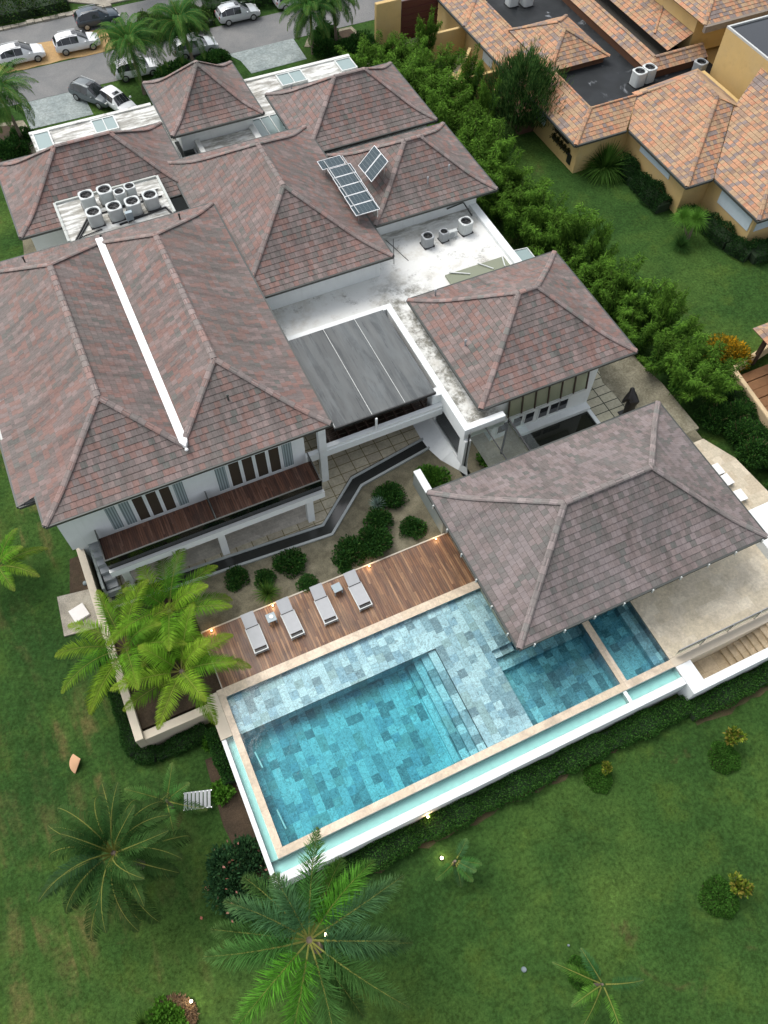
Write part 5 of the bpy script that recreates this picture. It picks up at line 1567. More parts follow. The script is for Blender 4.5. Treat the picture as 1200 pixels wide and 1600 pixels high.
# tall dark coconut palm on the left lawn
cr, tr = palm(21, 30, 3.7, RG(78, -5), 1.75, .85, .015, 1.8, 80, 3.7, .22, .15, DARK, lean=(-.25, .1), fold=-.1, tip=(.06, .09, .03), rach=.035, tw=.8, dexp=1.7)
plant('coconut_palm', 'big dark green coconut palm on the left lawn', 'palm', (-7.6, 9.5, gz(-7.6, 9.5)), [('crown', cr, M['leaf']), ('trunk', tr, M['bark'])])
cr, tr = palm(22, 6, 1.9, RG(55, 15), .8, .42, .016, .5, 40, 1.4, .09, .06, MID, fold=.1, tip=(.12, .16, .05))
plant('young_palm', 'small slender palm between the dark coconut palm and the slatted bench', 'palm', (-5.45, 11.4, gz(-5.4, 11.4)), [('crown', cr, M['leaf']), ('trunk', tr, M['bark'])])
# biggest palm, bottom centre
azd = [math.radians(a) for a in (95, 128, 66, 170, 205, 30, 4, -28, 240, 268, 300, 330, 150, 110, 285, 48)]
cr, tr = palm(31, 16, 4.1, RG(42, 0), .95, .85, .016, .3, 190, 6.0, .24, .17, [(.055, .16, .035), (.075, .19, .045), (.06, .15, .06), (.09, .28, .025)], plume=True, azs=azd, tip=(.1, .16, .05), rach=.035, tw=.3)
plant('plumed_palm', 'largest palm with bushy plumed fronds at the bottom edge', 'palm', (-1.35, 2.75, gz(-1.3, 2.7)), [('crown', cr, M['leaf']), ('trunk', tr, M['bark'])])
# small lawn palms
cr, tr = palm(41, 6, 1.15, RG(45, 5), .8, .32, .02, .4, 30, .9, .08, .06, MID, fold=.2, azs=RG(-60, -35, -80, 30, 200, -100), tip=(.1, .17, .05))
plant('young_palm', 'stunted palm beside a lit lamp on the front lawn', 'palm', (5.85, 3.3, gz(5.8, 3.3)), [('crown', cr, M['leaf']), ('trunk', tr, M['bark'])])
cr, tr = palm(42, 6, 2.0, RG(40, 5), .8, .4, .013, .8, 40, 1.6, .07, .05, [(.04, .13, .04), (.1, .24, .03)], azs=RG(105, 178, -100, -25, 135, 215), tip=(.1, .16, .06))
plant('young_palm', 'thin sparse palm over a round bed near the bottom right', 'palm', (9.2, -3.75, gz(9, -3.7)), [('crown', cr, M['leaf']), ('trunk', tr, M['bark'])])
cr, tr = palm(43, 9, 2.6, RG(60, 10), 1.0, .5, .02, .6, 46, 1.5, .12, .09, LIGHT, azs=None, tip=(.2, .22, .05))
plant('young_palm', 'pale palm at the left edge of the photo beside the house', 'palm', (-10.1, 27.2, gz(-10, 27)), [('crown', cr, M['leaf']), ('trunk', tr, M['bark'])])
# street palms
def street_palm(seed, loc, label, th, lean, L=3.3, n=34):
    cr, tr = palm(seed, n, L, RG(72, -14), 1.6, .75, .018, 2.0, 62, th, .15, .1, [(.05, .15, .03), (.07, .18, .035), (.04, .125, .03)], lean=lean, fold=.15, plume=False, tip=(.1, .17, .04))
    return plant('street_palm', label, 'palm', loc, [('crown', cr, M['leaf']), ('trunk', tr, M['bark'])], 'feathery palms along the street')
street_palm(51, (10.0, 68.4, RZ), 'feathery palm rising in front of the white boxy car', 4.1, (-.2, .3))
street_palm(52, (15.0, 69.9, RZ), 'feathery palm directly behind the pyramid roof', 4.1, (-.5, .2))
street_palm(53, (-.8, 65.8, RZ), 'feathery palm at the left edge by the driveway', 4.1, (-.4, .3))
street_palm(54, (25.5, 68.3, RZ), 'palm with drooping fronds right of the right driveway', 3.6, (.1, .2), 3.0)
street_palm(55, (27.9, 68.5, RZ), 'palm with drooping fronds next to the bamboo', 4.2, (-.2, .1), 3.0)
street_palm(56, (13.8, 84.0, RZ), 'palm beyond the street cut by the top edge', 4.6, (.1, .2), 2.6, 14)
street_palm(57, (19.0, 84.2, RZ), 'palm trunk beyond the street at the top edge, near the silver car', 4.6, (.1, .1), 2.6, 14)

# leaf blobs ------------------------------------------------------
def blob(seed, radii, n, ls, lw, cols, lumps=9, inner=.35, updir=.3, flat=0.0, jitter=.5, zmin=-.05, topcol=None, spread=(.3, .72), lr=(.28, .5)):
    """leaves spread through a lumpy crown; returns quads, colours (centre at the origin, base at z=0)"""
    rg = np.random.default_rng(seed)
    R = np.array(radii)
    cen = nrm(rg.normal(size=(lumps, 3))) * rg.uniform(*spread, (lumps, 1)); cen[:, 2] = np.abs(cen[:, 2]) * .9
    cr_ = rg.uniform(*lr, lumps)
    k = rg.integers(lumps, size=n)
    d = nrm(rg.normal(size=(n, 3)))
    rr = (inner + (1 - inner) * rg.random(n) ** .5)[:, None]
    p = cen[k] + d * cr_[k][:, None] * rr
    P = p * R; P[:, 2] = np.maximum(P[:, 2], zmin) 
    out = nrm(d + p * .8 + rg.normal(0, jitter, (n, 3)) + np.array([0, 0, updir]))
    Nv = nrm(np.cross(out, rg.normal(size=(n, 3))) + np.array([0, 0, .8]))
    L = ls * rg.uniform(.6, 1.3, n); W = lw * rg.uniform(.7, 1.3, n)
    Q = leaf_quads(P, out, Nv, L, W, .1)
    base = np.array(cols)[rg.integers(len(cols), size=n)] * rg.uniform(.7, 1.3, (n, 1)) * (rg.uniform(.75, 1.25, lumps)[k])[:, None]
    if topcol is not None:
        f = (np.clip(P[:, 2] / R[2] - .55, 0, .5) * 2 * rg.random(n))[:, None]; base = base * (1 - f) + np.array(topcol) * f
    return Q, base

def stems(radii, n, seed, r=.02):
    rg = np.random.default_rng(seed); b = MB()
    for i in range(n):
        a = rg.uniform(0, 2 * PI); q = (math.cos(a) * radii[0] * .6, math.sin(a) * radii[1] * .6, radii[2] * .75)
        b.tube((0, 0, -.15), q, r * 1.3, r * .5, 5)
    return b.mesh('stem')

SHG = [(.022, .07, .015), (.034, .095, .02), (.026, .08, .02), (.046, .12, .022)]
sh = []
for i in range(3):
    q, c = blob(100 + i, (1, 1, .95), 4200, .13, .036, SHG, 26, .45, .3, spread=(.42, .62), lr=(.3, .42))
    sh.append((quads_mesh('foliage', q, c), stems((1, 1, .85), 9, 200 + i)))
def shrub(loc, s, label, k=0, group='clipped shrubs in the gravel garden', rot=None, name='shrub', zs=1.0):
    s *= 1.36
    t = thing(name, label, 'shrub', loc, random.uniform(0, 6) if rot is None else rot, group)
    link('foliage', sh[k][0].copy() if False else sh[k][0], [] if sh[k][0].materials else M['leaf'], t, True)
    link('stem', sh[k][1], [] if sh[k][1].materials else M['stem'], t, True)
    t.scale = (s, s, s * zs)
    return t
for (x, y, s, l) in ((1.5, 21.05, .62, 'round dark shrub by the drain, nearest the palms'), (4.55, 20.75, .78, 'largest lone round shrub beside the drain channel'), (7.75, 19.95, .85, 'left one of two merged round shrubs near the deck'),
                     (9.35, 19.95, .9, 'right one of two merged round shrubs near the deck'), (11.75, 19.9, .66, 'round shrub at the foot of the stained divider wall'), (11.45, 22.35, .8, 'shrub at the head of the gravel garden beside the agave'),
                     (10.15, 21.1, .75, 'shrub below the agave in the gravel garden'), (2.95, 20.35, .55, 'small round shrub behind the spiky grass clump')):
    shrub((x, y, -.05), s, l, random.randrange(3))
for (x, y, s, l) in ((4.95, 19.15, .55, 'low loose shrub right behind the deck, left of the middle'), (7.2, 19.15, .38, 'low weedy shrub at the deck edge between the two right loungers')):
    shrub((x, y, -.08), s, l, 1, None, None, 'shrub', .6)
# rosettes
def rosette(seed, n, L, w, cols, up=(15, 80), bend=.35):
    rg = np.random.default_rng(seed)
    Q, C_ = [], []
    for k in range(n):
        az = k * 2.39996; el = math.radians(up[0] + (up[1] - up[0]) * k / n); Lk = L * rg.uniform(.8, 1.1)
        d = np.array([math.cos(az) * math.cos(el), math.sin(az) * math.cos(el), math.sin(el)]); s_ = np.array([-math.sin(az), math.cos(az), 0])
        m1 = d * Lk * .5; d2 = d - np.array([0, 0, bend * math.cos(el)]); e_ = m1 + d2 / np.linalg.norm(d2) * Lk * .5
        Q += [[-s_ * w * .6, s_ * w * .6, m1 + s_ * w, m1 - s_ * w], [m1 - s_ * w, m1 + s_ * w, e_ + s_ * w * .06, e_ - s_ * w * .06]]
        c = np.array(cols[k % len(cols)]) * rg.uniform(.8, 1.2); C_ += [c, c]
    return np.array(Q), np.array(C_)
q, c = rosette(5, 90, .62, .03, [(.2, .28, .24), (.15, .23, .19), (.25, .33, .29)], (5, 85), .1)
plant('agave', 'pale blue-green spiky rosette among the garden shrubs', 'agave', (10.55, 22.1, .15), [('leaves', quads_mesh('leaves', q, c), M['leaf'])])
q, c = rosette(6, 130, .95, .022, [(.06, .13, .02), (.09, .17, .03), (.04, .1, .02)], (20, 85), .7)
grass_q = quads_mesh('leaves', q, c)
plant('grass_clump', 'spiky arching grass clump just behind the deck, by the left tables', 'grass clump', (2.75, 19.5, -.05), [('leaves', grass_q, M['leaf'])])
q, c = blob(120, (1.25, 1.25, .75), 2600, .2, .055, [(.06, .16, .02), (.08, .2, .025), (.04, .12, .02)], 10, .4, .5)
plant('leafy_shrub', 'fresh green broad-leaved shrub between the divider wall and the white curved wall', 'shrub', (14.35, 22.3, .0), [('foliage', quads_mesh('foliage', q, c), M['leaf']), ('stem', stems((1.2, 1.2, .7), 8, 9), M['stem'])])

# bamboo row along the boundary
def bamboo_mesh(seed):
    rg = np.random.default_rng(seed)
    Q, C_ = [], []; b = MB()
    for k in range(15):
        a = rg.uniform(0, 2 * PI); ln = rg.uniform(.25, 1.05); H = rg.uniform(2.3, 4.4)
        bx, by = math.cos(a) * rg.uniform(0, .45), math.sin(a) * rg.uniform(0, .45)
        m_ = 7; P = []
        for i in range(m_ + 1):
            t = i / m_; P.append((bx + math.cos(a) * ln * (t ** 2) * 1.7, by + math.sin(a) * ln * (t ** 2) * 1.7, H * (t - .12 * t ** 3)))
        for i in range(m_): b.tube(P[i], P[i + 1], .022 * (1 - i / m_ * .7), .022 * (1 - (i + 1) / m_ * .7), 4, caps=False)
        P = np.array(P); fresh = rg.uniform(.7, 1.35)
        n = 420
        s = rg.uniform(.22, 1.0, n) ** .8 * m_
        i = np.minimum(m_ - 1, s.astype(int)); f = (s - i)[:, None]
        c0 = P[i] * (1 - f) + P[i + 1] * f
        ta = a + rg.normal(0, 1.3, n); tl = rg.uniform(.05, .5, n) * (1.15 - .7 * s / m_)
        tw_ = np.stack([np.cos(ta), np.sin(ta), rg.normal(.1, .2, n)], 1)
        pos = c0 + tw_ * tl[:, None] - np.array([0, 0, .35]) * (tl ** 2)[:, None]
        D_ = nrm(tw_ * .9 + rg.normal(0, .4, (n, 3)) + np.array([0, 0, -.35]))
        Nv = nrm(np.array([0, 0, 1.0]) + rg.normal(0, .45, (n, 3)))
        Q.append(leaf_quads(pos, D_, Nv, rg.uniform(.2, .36, n), rg.uniform(.022, .036, n), .15))
        g = (s / m_)[:, None]
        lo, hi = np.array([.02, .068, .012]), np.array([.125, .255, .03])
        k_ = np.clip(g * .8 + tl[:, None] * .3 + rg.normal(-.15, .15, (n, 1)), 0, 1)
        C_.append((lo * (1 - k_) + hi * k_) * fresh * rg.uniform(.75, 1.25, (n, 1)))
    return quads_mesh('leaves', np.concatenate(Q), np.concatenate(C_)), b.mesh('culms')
bam = [bamboo_mesh(300 + i) for i in range(5)]
BAMB = [(27.2, 61.9), (28.3, 60.2), (29.6, 63.2), (30.6, 61.0), (29.0, 57.8), (30.8, 58.5), (32.4, 61.6), (29.8, 55.3), (31.6, 55.4), (33.4, 58.8), (29.9, 52.6), (31.9, 52.3), (29.9, 49.9), (31.7, 49.2), (30.0, 47.2), (31.9, 46.7),
        (29.8, 44.6), (31.6, 44.0), (29.7, 42.0), (31.6, 41.3), (30.0, 39.4), (31.9, 38.6), (30.3, 36.8), (32.1, 35.8), (30.6, 34.2), (32.3, 33.2), (30.8, 31.6), (32.6, 30.6), (31.2, 29.0), (33.0, 28.1), (31.4, 26.4), (33.2, 25.6), (31.5, 23.9), (33.2, 23.2), (31.5, 21.5), (33.2, 20.9)]
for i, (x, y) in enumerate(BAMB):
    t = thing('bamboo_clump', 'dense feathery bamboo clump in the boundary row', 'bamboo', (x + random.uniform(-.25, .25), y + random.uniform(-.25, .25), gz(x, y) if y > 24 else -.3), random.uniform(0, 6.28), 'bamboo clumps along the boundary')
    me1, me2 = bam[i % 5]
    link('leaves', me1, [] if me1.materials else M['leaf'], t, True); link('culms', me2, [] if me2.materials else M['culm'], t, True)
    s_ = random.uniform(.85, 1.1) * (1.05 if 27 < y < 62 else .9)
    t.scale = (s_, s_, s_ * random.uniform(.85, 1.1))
for (x, y, sc_, lb) in ((33.6, 26.6, 1.1, 'bright bamboo spray standing above the row by the lawn edge, nearest the camera'), (32.9, 33.6, 1.05, 'bright bamboo spray standing above the row, halfway along the lawn'), (33.7, 54.6, 1.2, 'bright bamboo spray against the ochre yard wall'), (34.0, 62.6, 1.1, 'bright bamboo spray beside the red gate'), (33.5, 50.9, 1.15, 'bright bamboo spray left of the feathery tree')):
    t = thing('bamboo_clump', lb, 'bamboo', (x, y, gz(x, y)), random.uniform(0, 6), 'taller bamboo sprays')
    link('leaves', bam[2][0], [], t, True); link('culms', bam[2][1], [], t, True); t.scale = (sc_ * .55, sc_ * .55, sc_ * 1.12)
# broad-leaved hedge shrubs where the row meets the right walk
hs = []
for i in range(2):
    q, c = blob(140 + i, (1.25, 1.25, 1.7), 4200, .17, .04, [(.022, .07, .014), (.035, .1, .02), (.05, .13, .022), (.02, .055, .014)], 15, .4, .2)
    hs.append((quads_mesh('foliage', q, c), stems((1.2, 1.2, 1.7), 9, 210 + i, .03)))
for i, (x, y) in enumerate([(32.6, 19.2), (33.4, 17.6), (33.0, 16.0), (33.9, 14.8), (33.2, 13.3), (34.3, 12.2), (33.4, 10.8), (34.0, 18.9)]):
    t = thing('hedge_shrub', 'dark leafy shrub of the hedge along the right-hand walk', 'shrub', (x, y, -.4), random.uniform(0, 6), 'hedge shrubs by the right walk')
    link('foliage', hs[i % 2][0], [] if hs[i % 2][0].materials else M['leaf'], t, True); link('stem', hs[i % 2][1], [] if hs[i % 2][1].materials else M['stem'], t, True)
    s_ = random.uniform(.8, 1.05); t.scale = (s_, s_, s_ * .9)

# hedge strips: leaves over a swept mound
def hedge(name, label, path, wd, hg, n, seed, cols, ls=.1, lw=.03, cat='hedge', ragged=.15):
    rg = np.random.default_rng(seed)
    P = np.array(path, float); seg = np.linalg.norm(np.diff(P, axis=0), axis=1); cum = np.concatenate([[0], np.cumsum(seg)])
    s = rg.uniform(0, cum[-1], n); i = np.minimum(len(seg) - 1, np.searchsorted(cum, s, 'right') - 1); f = ((s - cum[i]) / seg[i])[:, None]
    c0 = P[i] * (1 - f) + P[i + 1] * f; T = nrm(P[i + 1] - P[i]); Sn = np.stack([-T[:, 1], T[:, 0]], 1)
    a = rg.uniform(0, PI, n)
    lump = 1 + ragged * np.sin(s * 1.7 + seed) + ragged * .7 * np.sin(s * 4.1 + 1.3 * seed) + rg.normal(0, .06, n)
    off = np.cos(a) * wd * lump; hz = np.sin(a) ** .55 * hg * lump * rg.uniform(.8, 1.05, n)
    x = c0[:, 0] + Sn[:, 0] * off; y = c0[:, 1] + Sn[:, 1] * off
    z0_ = np.array([gz(u, v) for u, v in zip(x, y)])
    P3 = np.stack([x, y, z0_ + hz], 1)
    out = nrm(np.stack([Sn[:, 0] * np.cos(a), Sn[:, 1] * np.cos(a), np.sin(a)], 1) + rg.normal(0, .6, (n, 3)))
    Nv = nrm(rg.normal(0, .6, (n, 3)) + np.array([0, 0, 1.0]))
    Q = leaf_quads(P3, out, Nv, ls * rg.uniform(.6, 1.3, n), lw * rg.uniform(.7, 1.3, n), .1)
    C_ = np.array(cols)[rg.integers(len(cols), size=n)] * rg.uniform(.65, 1.35, (n, 1))
    o = link(name, quads_mesh(name, Q, C_), M['leaf'])
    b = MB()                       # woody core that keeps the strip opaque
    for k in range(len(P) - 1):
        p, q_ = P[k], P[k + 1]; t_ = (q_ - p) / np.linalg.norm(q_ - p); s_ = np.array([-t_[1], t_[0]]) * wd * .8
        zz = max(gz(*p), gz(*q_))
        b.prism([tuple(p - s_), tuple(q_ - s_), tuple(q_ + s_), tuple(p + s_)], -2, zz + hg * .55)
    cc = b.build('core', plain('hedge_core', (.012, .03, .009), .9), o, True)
    return tag(o, label, cat)
def edge_soil(x0, x1, y0, y1, seed):
    """a ragged strip of bare earth laid on the lawn"""
    r = random.Random(seed); b = MB(); n = int((x1 - x0) / .5); lo = [y0 + r.uniform(-.16, .16) for _ in range(n + 1)]
    for i in range(n):
        xa, xb = x0 + (x1 - x0) * i / n, x0 + (x1 - x0) * (i + 1) / n
        b.face([(xa, lo[i], gz(xa, lo[i]) + .025), (xb, lo[i + 1], gz(xb, lo[i + 1]) + .025), (xb, y1, gz(xb, y1) + .025), (xa, y1, gz(xa, y1) + .025)])
    tag(b.build('soil', ground('bare_earth', (.075, .055, .028), (.055, .06, .022), (.095, .075, .04), 2.0)), kind='structure')
edge_soil(-.5, 20.4, 4.52, 5.6, 5); edge_soil(20.5, 32, 3.75, 4.9, 6)
IVY = [(.03, .095, .016), (.045, .125, .022), (.024, .075, .016), (.06, .15, .03)]
hedge('ivy_strip', 'low leafy green strip along the foot of the white pool wall', [(.2, 5.15), (6, 5.2), (13, 5.15), (20.6, 4.95)], .55, .75, 26000, 3, IVY, .085, .03)
hedge('ivy_strip', 'low leafy green strip below the white stair parapet on the right', [(20.4, 4.55), (24, 4.55), (31, 4.4)], .5, .75, 11000, 4, IVY, .085, .03)
hedge('ivy_strip', 'dark ground-hugging hedge round the planter wall corner', [(-6.35, 20.4), (-6.35, 17.5), (-6.3, 14.6), (-5.4, 14.1), (-3.6, 14.15), (-2.7, 14.3)], .42, .6, 11000, 5, [(.02, .06, .014), (.03, .08, .018)], .09, .03)
hedge('ivy_strip', 'dark creeper below the left end of the pool wall', [(-2.5, 14.0), (-2.5, 11.2)], .3, .9, 3500, 6, [(.02, .065, .015), (.035, .1, .02)], .1, .03)
hedge('hedge', 'dark clipped hedge under the long window of the ochre house', [(41.3, 43.0), (41.35, 39.8), (41.4, 37.2)], .7, 1.25, 9000, 7, [(.014, .042, .012), (.02, .055, .014)], .12, .035)
hedge('hedge', 'dark clipped hedge below the tall window of the ochre house', [(41.9, 35.7), (43.4, 35.3), (43.6, 32), (44.2, 30.4), (47, 30.1), (52, 30.0)], .75, 1.1, 14000, 8, [(.014, .042, .012), (.022, .06, .015)], .12, .035)
hedge('hedge', 'leafy hedge outside the low ochre garden wall on the right', [(35.4, 22.4), (35.1, 20), (34.7, 17), (34.5, 14.5)], .5, .9, 8000, 9, [(.025, .075, .015), (.04, .105, .02)], .11, .035)
hedge('hedge', 'dense dark bushes behind the kerb at the top left corner', [(-30, 85.4), (-5, 85.4), (7.5, 85.6)], 1.6, 1.3, 16000, 10, [(.022, .06, .015), (.04, .09, .02), (.05, .085, .02)], .22, .06, 'bushes', .25)
hedge('hedge', 'green planted island on the street behind the feathery palms', [(11.6, 77.3), (15, 77.4), (19.0, 77.6)], 1.7, .9, 9000, 11, [(.03, .08, .018), (.05, .11, .02), (.065, .09, .03)], .2, .05, 'bushes', .25)
hedge('hedge', 'green bushes behind the silver car at the top of the street', [(19, 79.0), (26, 78.7), (34, 78.5)], 1.4, 1.2, 9000, 12, [(.03, .08, .018), (.04, .1, .02)], .2, .05, 'bushes', .25)
hedge('hedge', 'green bushes beyond the pavement at the very top', [(10, 88.2), (25, 88.2), (45, 88)], 2.0, 1.5, 12000, 13, [(.025, .07, .016), (.04, .1, .02)], .25, .07, 'bushes', .25)

# bushes by the street and entrance
for (x, y, s, k, l) in ((12.6, 69.2, 1.25, 0, 'dark bush left of the pyramid roof at the street'), (14.0, 70.2, 1.0, 1, 'dark bush in front of the hidden silver car'), (16.1, 70.0, 1.1, 2, 'dark bush right of the palm behind the pyramid roof'), (17.5, 70.4, .9, 0, 'bush at the left corner of the right driveway'),
                        (-1.9, 64.6, 1.2, 1, 'dark bush at the foot of the left edge palm'), (-.7, 66.4, .9, 2, 'bush with pale flowers beside the left driveway'), (26.6, 68.0, 1.1, 0, 'bush in the curved bed right of the right driveway'), (28.4, 67.0, 1.2, 1, 'bush at the back of the curved bed by the bamboo'), (27.6, 70.2, 1.2, 2, 'bush at the street end of the curved bed'), (29.8, 66.8, 1.3, 0, 'bush between the curved bed and the red gate')):
    t = shrub((x, y, RZ), s, l, k, 'bushes by the street', None, 'bush', 1.0)
# neighbour's plants
rg = np.random.default_rng(77)
n_ = 15000
a = rg.uniform(0, 2 * PI, n_); hh = rg.uniform(0, 1, n_) ** .8; R_ = 2.05 * np.sin(np.pi * np.clip(.1 + hh * .82, 0, 1)) ** .8 * rg.uniform(.3, 1.0, n_) * (1 + .2 * np.sin(a * 5 + hh * 4) + .16 * np.sin(a * 11 - hh * 9) + .3 * rg.random(n_) ** 6)
P3 = np.stack([np.cos(a) * R_, np.sin(a) * R_, .6 + hh * 3.7 + .45 * np.sin(a * 7 + 2) * hh + .9 * rg.random(n_) ** 5], 1)
D_ = nrm(np.stack([np.cos(a) * .5, np.sin(a) * .5, np.full(n_, 1.5)], 1) + rg.normal(0, .22, (n_, 3)))
P3 = P3 * np.array([1.45, 1.45, 1.2])
q = leaf_quads(P3, D_, nrm(rg.normal(size=(n_, 3))), rg.uniform(.3, .62, n_), rg.uniform(.02, .034, n_), .1)
P3s = 1.0
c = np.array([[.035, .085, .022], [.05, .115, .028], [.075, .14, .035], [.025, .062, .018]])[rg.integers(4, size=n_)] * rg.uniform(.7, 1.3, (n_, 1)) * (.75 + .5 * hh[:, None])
b = MB()
b.tube((0, 0, -.2), (0, 0, 1.6), .13, .09, 8)
for k in range(9): b.tube((0, 0, .8), (math.cos(k * .7) * 1.2, math.sin(k * .7) * 1.2, 3.4), .05, .02, 5)
plant('feathery_tree', 'dark olive fine-leaved tree against the orange tile roof', 'tree', (36.3, 50.6, gz(36, 50)), [('crown', quads_mesh('crown', q, c), M['leaf']), ('trunk', b.mesh('trunk'), M['bark'])])
q, c = rosette(15, 520, 2.5, .036, [(.035, .09, .016), (.055, .13, .02), (.075, .155, .03)], (12, 88), .95)
plant('pampas_clump', 'big fountain of grassy leaves at the inner corner of the ochre house', 'grass clump', (39.9, 43.0, gz(40, 43)), [('leaves', quads_mesh('leaves', q, c), M['leaf'])])
q1, c1_ = rosette(16, 240, 1.3, .022, [(.09, .22, .03), (.12, .27, .04)], (10, 85), 1.1)
q2 = q1 + np.array([0, 0, 1.5]); q3 = q1 * .9 + np.array([-.5, .75, 1.35]); q4, c4 = rosette(18, 150, 1.15, .03, [(.03, .085, .02), (.045, .11, .025)], (15, 85), .5); q4 = q4 + np.array([-1.1, -.5, 0])
b = MB(); b.tube((0, 0, -.1), (0, 0, 1.5), .12, .06, 7); b.tube((0, 0, 0), (-.5, .75, 1.35), .08, .05, 6)
plant('ponytail_palm', 'pony-tail palm with two bright tufts and spiky leaves on the side lawn', 'palm', (41.4, 33.9, gz(41, 34)), [('leaves', quads_mesh('leaves', np.concatenate([q2, q3, q4]), np.concatenate([c1_, c1_, c4])), M['leaf']), ('trunk', b.mesh('trunk'), M['bark'])])
q, c = blob(150, (1.9, 1.8, 1.9), 6500, .2, .045, [(.3, .2, .015), (.2, .16, .018), (.07, .12, .02), (.14, .14, .018), (.4, .22, .012)], 13, .4, .4, topcol=(.75, .38, .015))
plant('croton_shrub', 'golden orange and green croton shrub at the right edge', 'shrub', (36.5, 23.2, gz(37, 23.6)), [('foliage', quads_mesh('foliage', q, c), M['leaf']), ('stem', stems((1.2, 1.2, 1.0), 8, 33), M['stem'])])
# planters fixed to the ochre wall
b = MB(); b.box(-.17, .02, -.17, .17, 0, .2); pm = b.mesh('pot'); q, c = blob(160, (.3, .3, .3), 160, .16, .03, [(.03, .04, .012), (.06, .05, .02)], 4, .3, .3); fm = quads_mesh('foliage', q + np.array([-.12, 0, .2]), c)
for j in range(2):
    for i in range(4 + j):
        t = thing('wall_planter', 'small plant pot hung in the rows on the ochre side wall', 'plant pot', (37.58, 46.9 - i * .52 + j * .15, 1.35 - j * .75), 0, 'pots hung on the ochre wall')
        link('pot', pm, [] if pm.materials else M['rubber'], t, True); link('foliage', fm, [] if fm.materials else M['leaf'], t, True)

# lawn beds: round mats of ground cover, each with a small tree
def mound(seed, r):
    rg = np.random.default_rng(seed); n = 3600
    a = rg.uniform(0, 2 * PI, n); q_ = np.sqrt(rg.random(n)); rr = r * q_ * (1 + .07 * np.sin(a * 3 + seed) + .05 * np.sin(a * 7))
    P = np.stack([np.cos(a) * rr, np.sin(a) * rr, .38 * np.sqrt(np.maximum(.02, 1 - q_ ** 3)) * rg.uniform(.6, 1.1, n)], 1)
    D_ = nrm(np.stack([np.cos(a) * q_, np.sin(a) * q_, np.full(n, .5)], 1) + rg.normal(0, .6, (n, 3)))
    Q = leaf_quads(P, D_, nrm(rg.normal(0, .5, (n, 3)) + np.array([0, 0, 1.0])), .12 * rg.uniform(.6, 1.3, n), .034 * rg.uniform(.7, 1.3, n), .1)
    return Q, np.array([(.045, .13, .018), (.06, .16, .024), (.035, .1, .016)])[rg.integers(3, size=n)] * rg.uniform(.7, 1.3, (n, 1))
gm = [quads_mesh('foliage', *mound(170 + i, 1.05)) for i in range(2)]
ym, yb_ = blob(180, (.55, .55, .5), 420, .22, .06, [(.13, .2, .02), (.2, .25, .03), (.08, .14, .02), (.3, .26, .05)], 7, .3, .4)
ym = quads_mesh('foliage', ym + np.array([0, 0, .9]), yb_)
b = MB(); b.tube((0, 0, -.1), (.1, 0, 1.0), .06, .04, 7); b.tube((.05, 0, .5), (.5, .15, 1.2), .04, .02, 6); b.tube((.05, 0, .5), (-.3, -.2, 1.2), .04, .02, 6); tm = b.mesh('trunk')
for i, (x, y, s, l, tl, tx, ty) in enumerate(((14.3, 3.75, .85, 'round green bed nearest the pool on the front lawn', 'tiny yellow-leaved tree at the bed nearest the pool', .45, .2), (20.7, 1.9, .95, 'round green bed at the right edge, upper one', 'yellow-leaved young tree at the upper right bed', .7, .6),
                                              (16.45, -3.25, 1.05, 'round green bed at the right edge, lower one', 'yellow-leaved young tree leaning out from the lower right bed', .85, .1), (8.95, -3.1, .8, 'round green bed under the thin sparse palm', None, 0, 0))):
    t = thing('ground_cover_bed', l, 'flower bed', (x, y, gz(x, y)), i * 1.3, 'round beds in the front lawn')
    link('foliage', gm[i % 2], [] if gm[i % 2].materials else M['leaf'], t, True)
    b = MB(); b.tube((0, 0, -.2), (0, 0, .03), 1.04, 1.0, 28); b.build('soil', M['soil'], t, True)
    t.scale = (s * .78, s * .78, s)
    if tl:
        t2 = thing('young_tree', tl, 'tree', (x + tx, y + ty, gz(x, y)), i * 2.1, 'young trees in the round beds')
        link('foliage', ym, [] if ym.materials else M['leaf'], t2, True); link('trunk', tm, [] if tm.materials else M['bark'], t2, True)
        if i == 0: t2.scale = (.6, .6, .6)
# flowering bush and small plants left of the pool
q, c = blob(190, (1.75, 2.1, 2.0), 9000, .19, .05, [(.02, .06, .025), (.03, .08, .03), (.04, .1, .035)], 16, .35, .3)
qf, cf = blob(191, (1.8, 2.15, 2.05), 80, .16, .07, [(.5, .18, .13), (.55, .25, .2)], 16, .9, .4)
plant('flowering_bush', 'dark leafy bush dotted with pink flowers at the left foot of the pool', 'bush', (-3.75, 6.9, gz(-3.7, 7)), [('foliage', quads_mesh('foliage', q, c), M['leaf']), ('flowers', quads_mesh('flowers', qf, cf), M['leaf']), ('stem', stems((1.2, 1.3, 1.5), 9, 44, .03), M['stem'])])
q, c = blob(192, (.6, .6, .6), 700, .2, .06, [(.07, .19, .02), (.1, .24, .03)], 7, .3, .5)
fb = quads_mesh('foliage', q, c)
plant('leafy_plant', 'bright green leafy plant against the white pool wall by the bench', 'plant', (-3.0, 11.0, gz(-3, 11)), [('foliage', fb, M['leaf'])])
t = plant('leafy_plant', 'leafy plant in the corner between planter wall and pool', 'plant', (-2.75, 13.6, gz(-3, 13)), [('foliage', fb, [])]); t.scale = (.8, .8, 1.2)
sheet('soil', [(-3.3, 12.9), (-2.2, 12.9), (-2.2, 5.8), (-3.1, 6.5), (-3.5, 9.5)], gz(-2.8, 9) + .02, M['soil'])
sheet('soil', [(-6.7, 27.0), (-5.96, 27.0), (-5.96, 21.5), (-6.6, 21.2), (-7.3, 24.5)], gz(-6.5, 24) + .03, M['soil'])
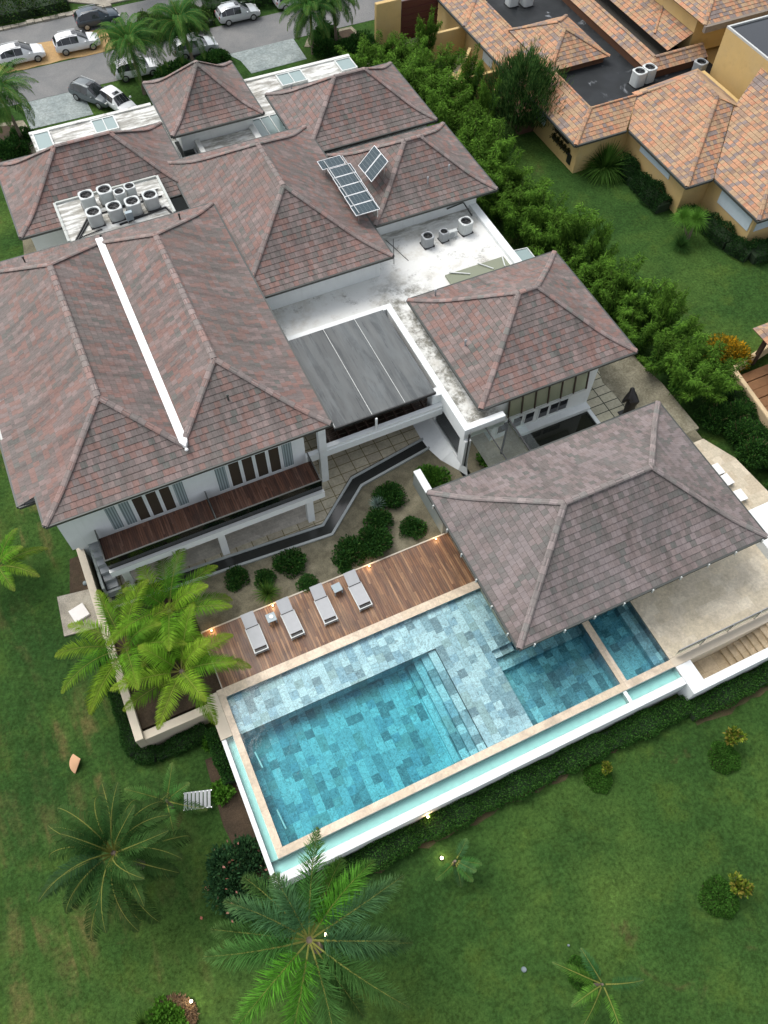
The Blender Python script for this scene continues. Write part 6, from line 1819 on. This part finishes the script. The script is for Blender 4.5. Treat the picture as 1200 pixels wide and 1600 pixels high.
# bark-mulched bed with mixed plants at the bottom edge
bd = thing('mulch_bed', 'crescent of brown bark mulch at the bottom edge of the lawn', 'flower bed', (-8.15, 2.85, gz(-8, 2.8)))
b = MB(); b.prism([(math.cos(a) * (1.35 + .08 * math.sin(5 * a)), math.sin(a) * (1.2 + .07 * math.cos(4 * a))) for a in np.linspace(0, 2 * PI, 26)[:-1]], -.2, .06)
rg = np.random.default_rng(8); n_ = 900
a = rg.uniform(-1.3, 1.5, n_); r_ = rg.uniform(.8, 1.3, n_); P3 = np.stack([np.cos(a) * r_, np.sin(a) * r_ * .92, rg.uniform(.06, .16, n_)], 1)
b.build('soil', M['soil'], bd, True); bd.scale = (.82, .82, 1)
q = leaf_quads(P3, nrm(rg.normal(size=(n_, 3)) * np.array([1, 1, .3])), nrm(rg.normal(0, .4, (n_, 3)) + np.array([0, 0, 1])), rg.uniform(.12, .25, n_), rg.uniform(.02, .04, n_), 0)
link('bark', quads_mesh('bark', q, np.array([[.16, .1, .055], [.22, .15, .09], [.1, .065, .04]])[rg.integers(3, size=n_)]), M['leaf'], bd, True)
for (x, y, me_, s, l, nm) in ((-8.3, 3.45, fb, .8, 'bright green leafy plant at the top of the bark bed', 'leafy_plant'), (-7.9, 3.1, fb, .6, 'small bright plant right of the lamp in the bark bed', 'leafy_plant'), (-8.85, 3.2, fb, .75, 'low leafy plant at the left of the bark bed', 'leafy_plant'), (-8.0, 2.6, fb, .85, 'bright green broad-leaved plant beside the lit lamp in the bark bed', 'leafy_plant'), (-8.5, 3.1, fb, .8, 'yellow-green leafy plant left in the bark bed', 'leafy_plant'), (-8.9, 2.4, grass_q, .9, 'spiky grass clump at the bottom edge in the bark bed', 'grass_clump'), (-9.3, 3.3, grass_q, .7, 'greyish grass clump at the left tip of the bark bed', 'grass_clump'), (-10.4, 2.0, fb, .4, 'tiny orange-green plant at the bottom edge', 'leafy_plant')):
    t = plant(nm, l, 'plant', (x, y, gz(x, y)), [('foliage' if me_ is fb else 'leaves', me_, [])]); t.scale = (s, s, s)
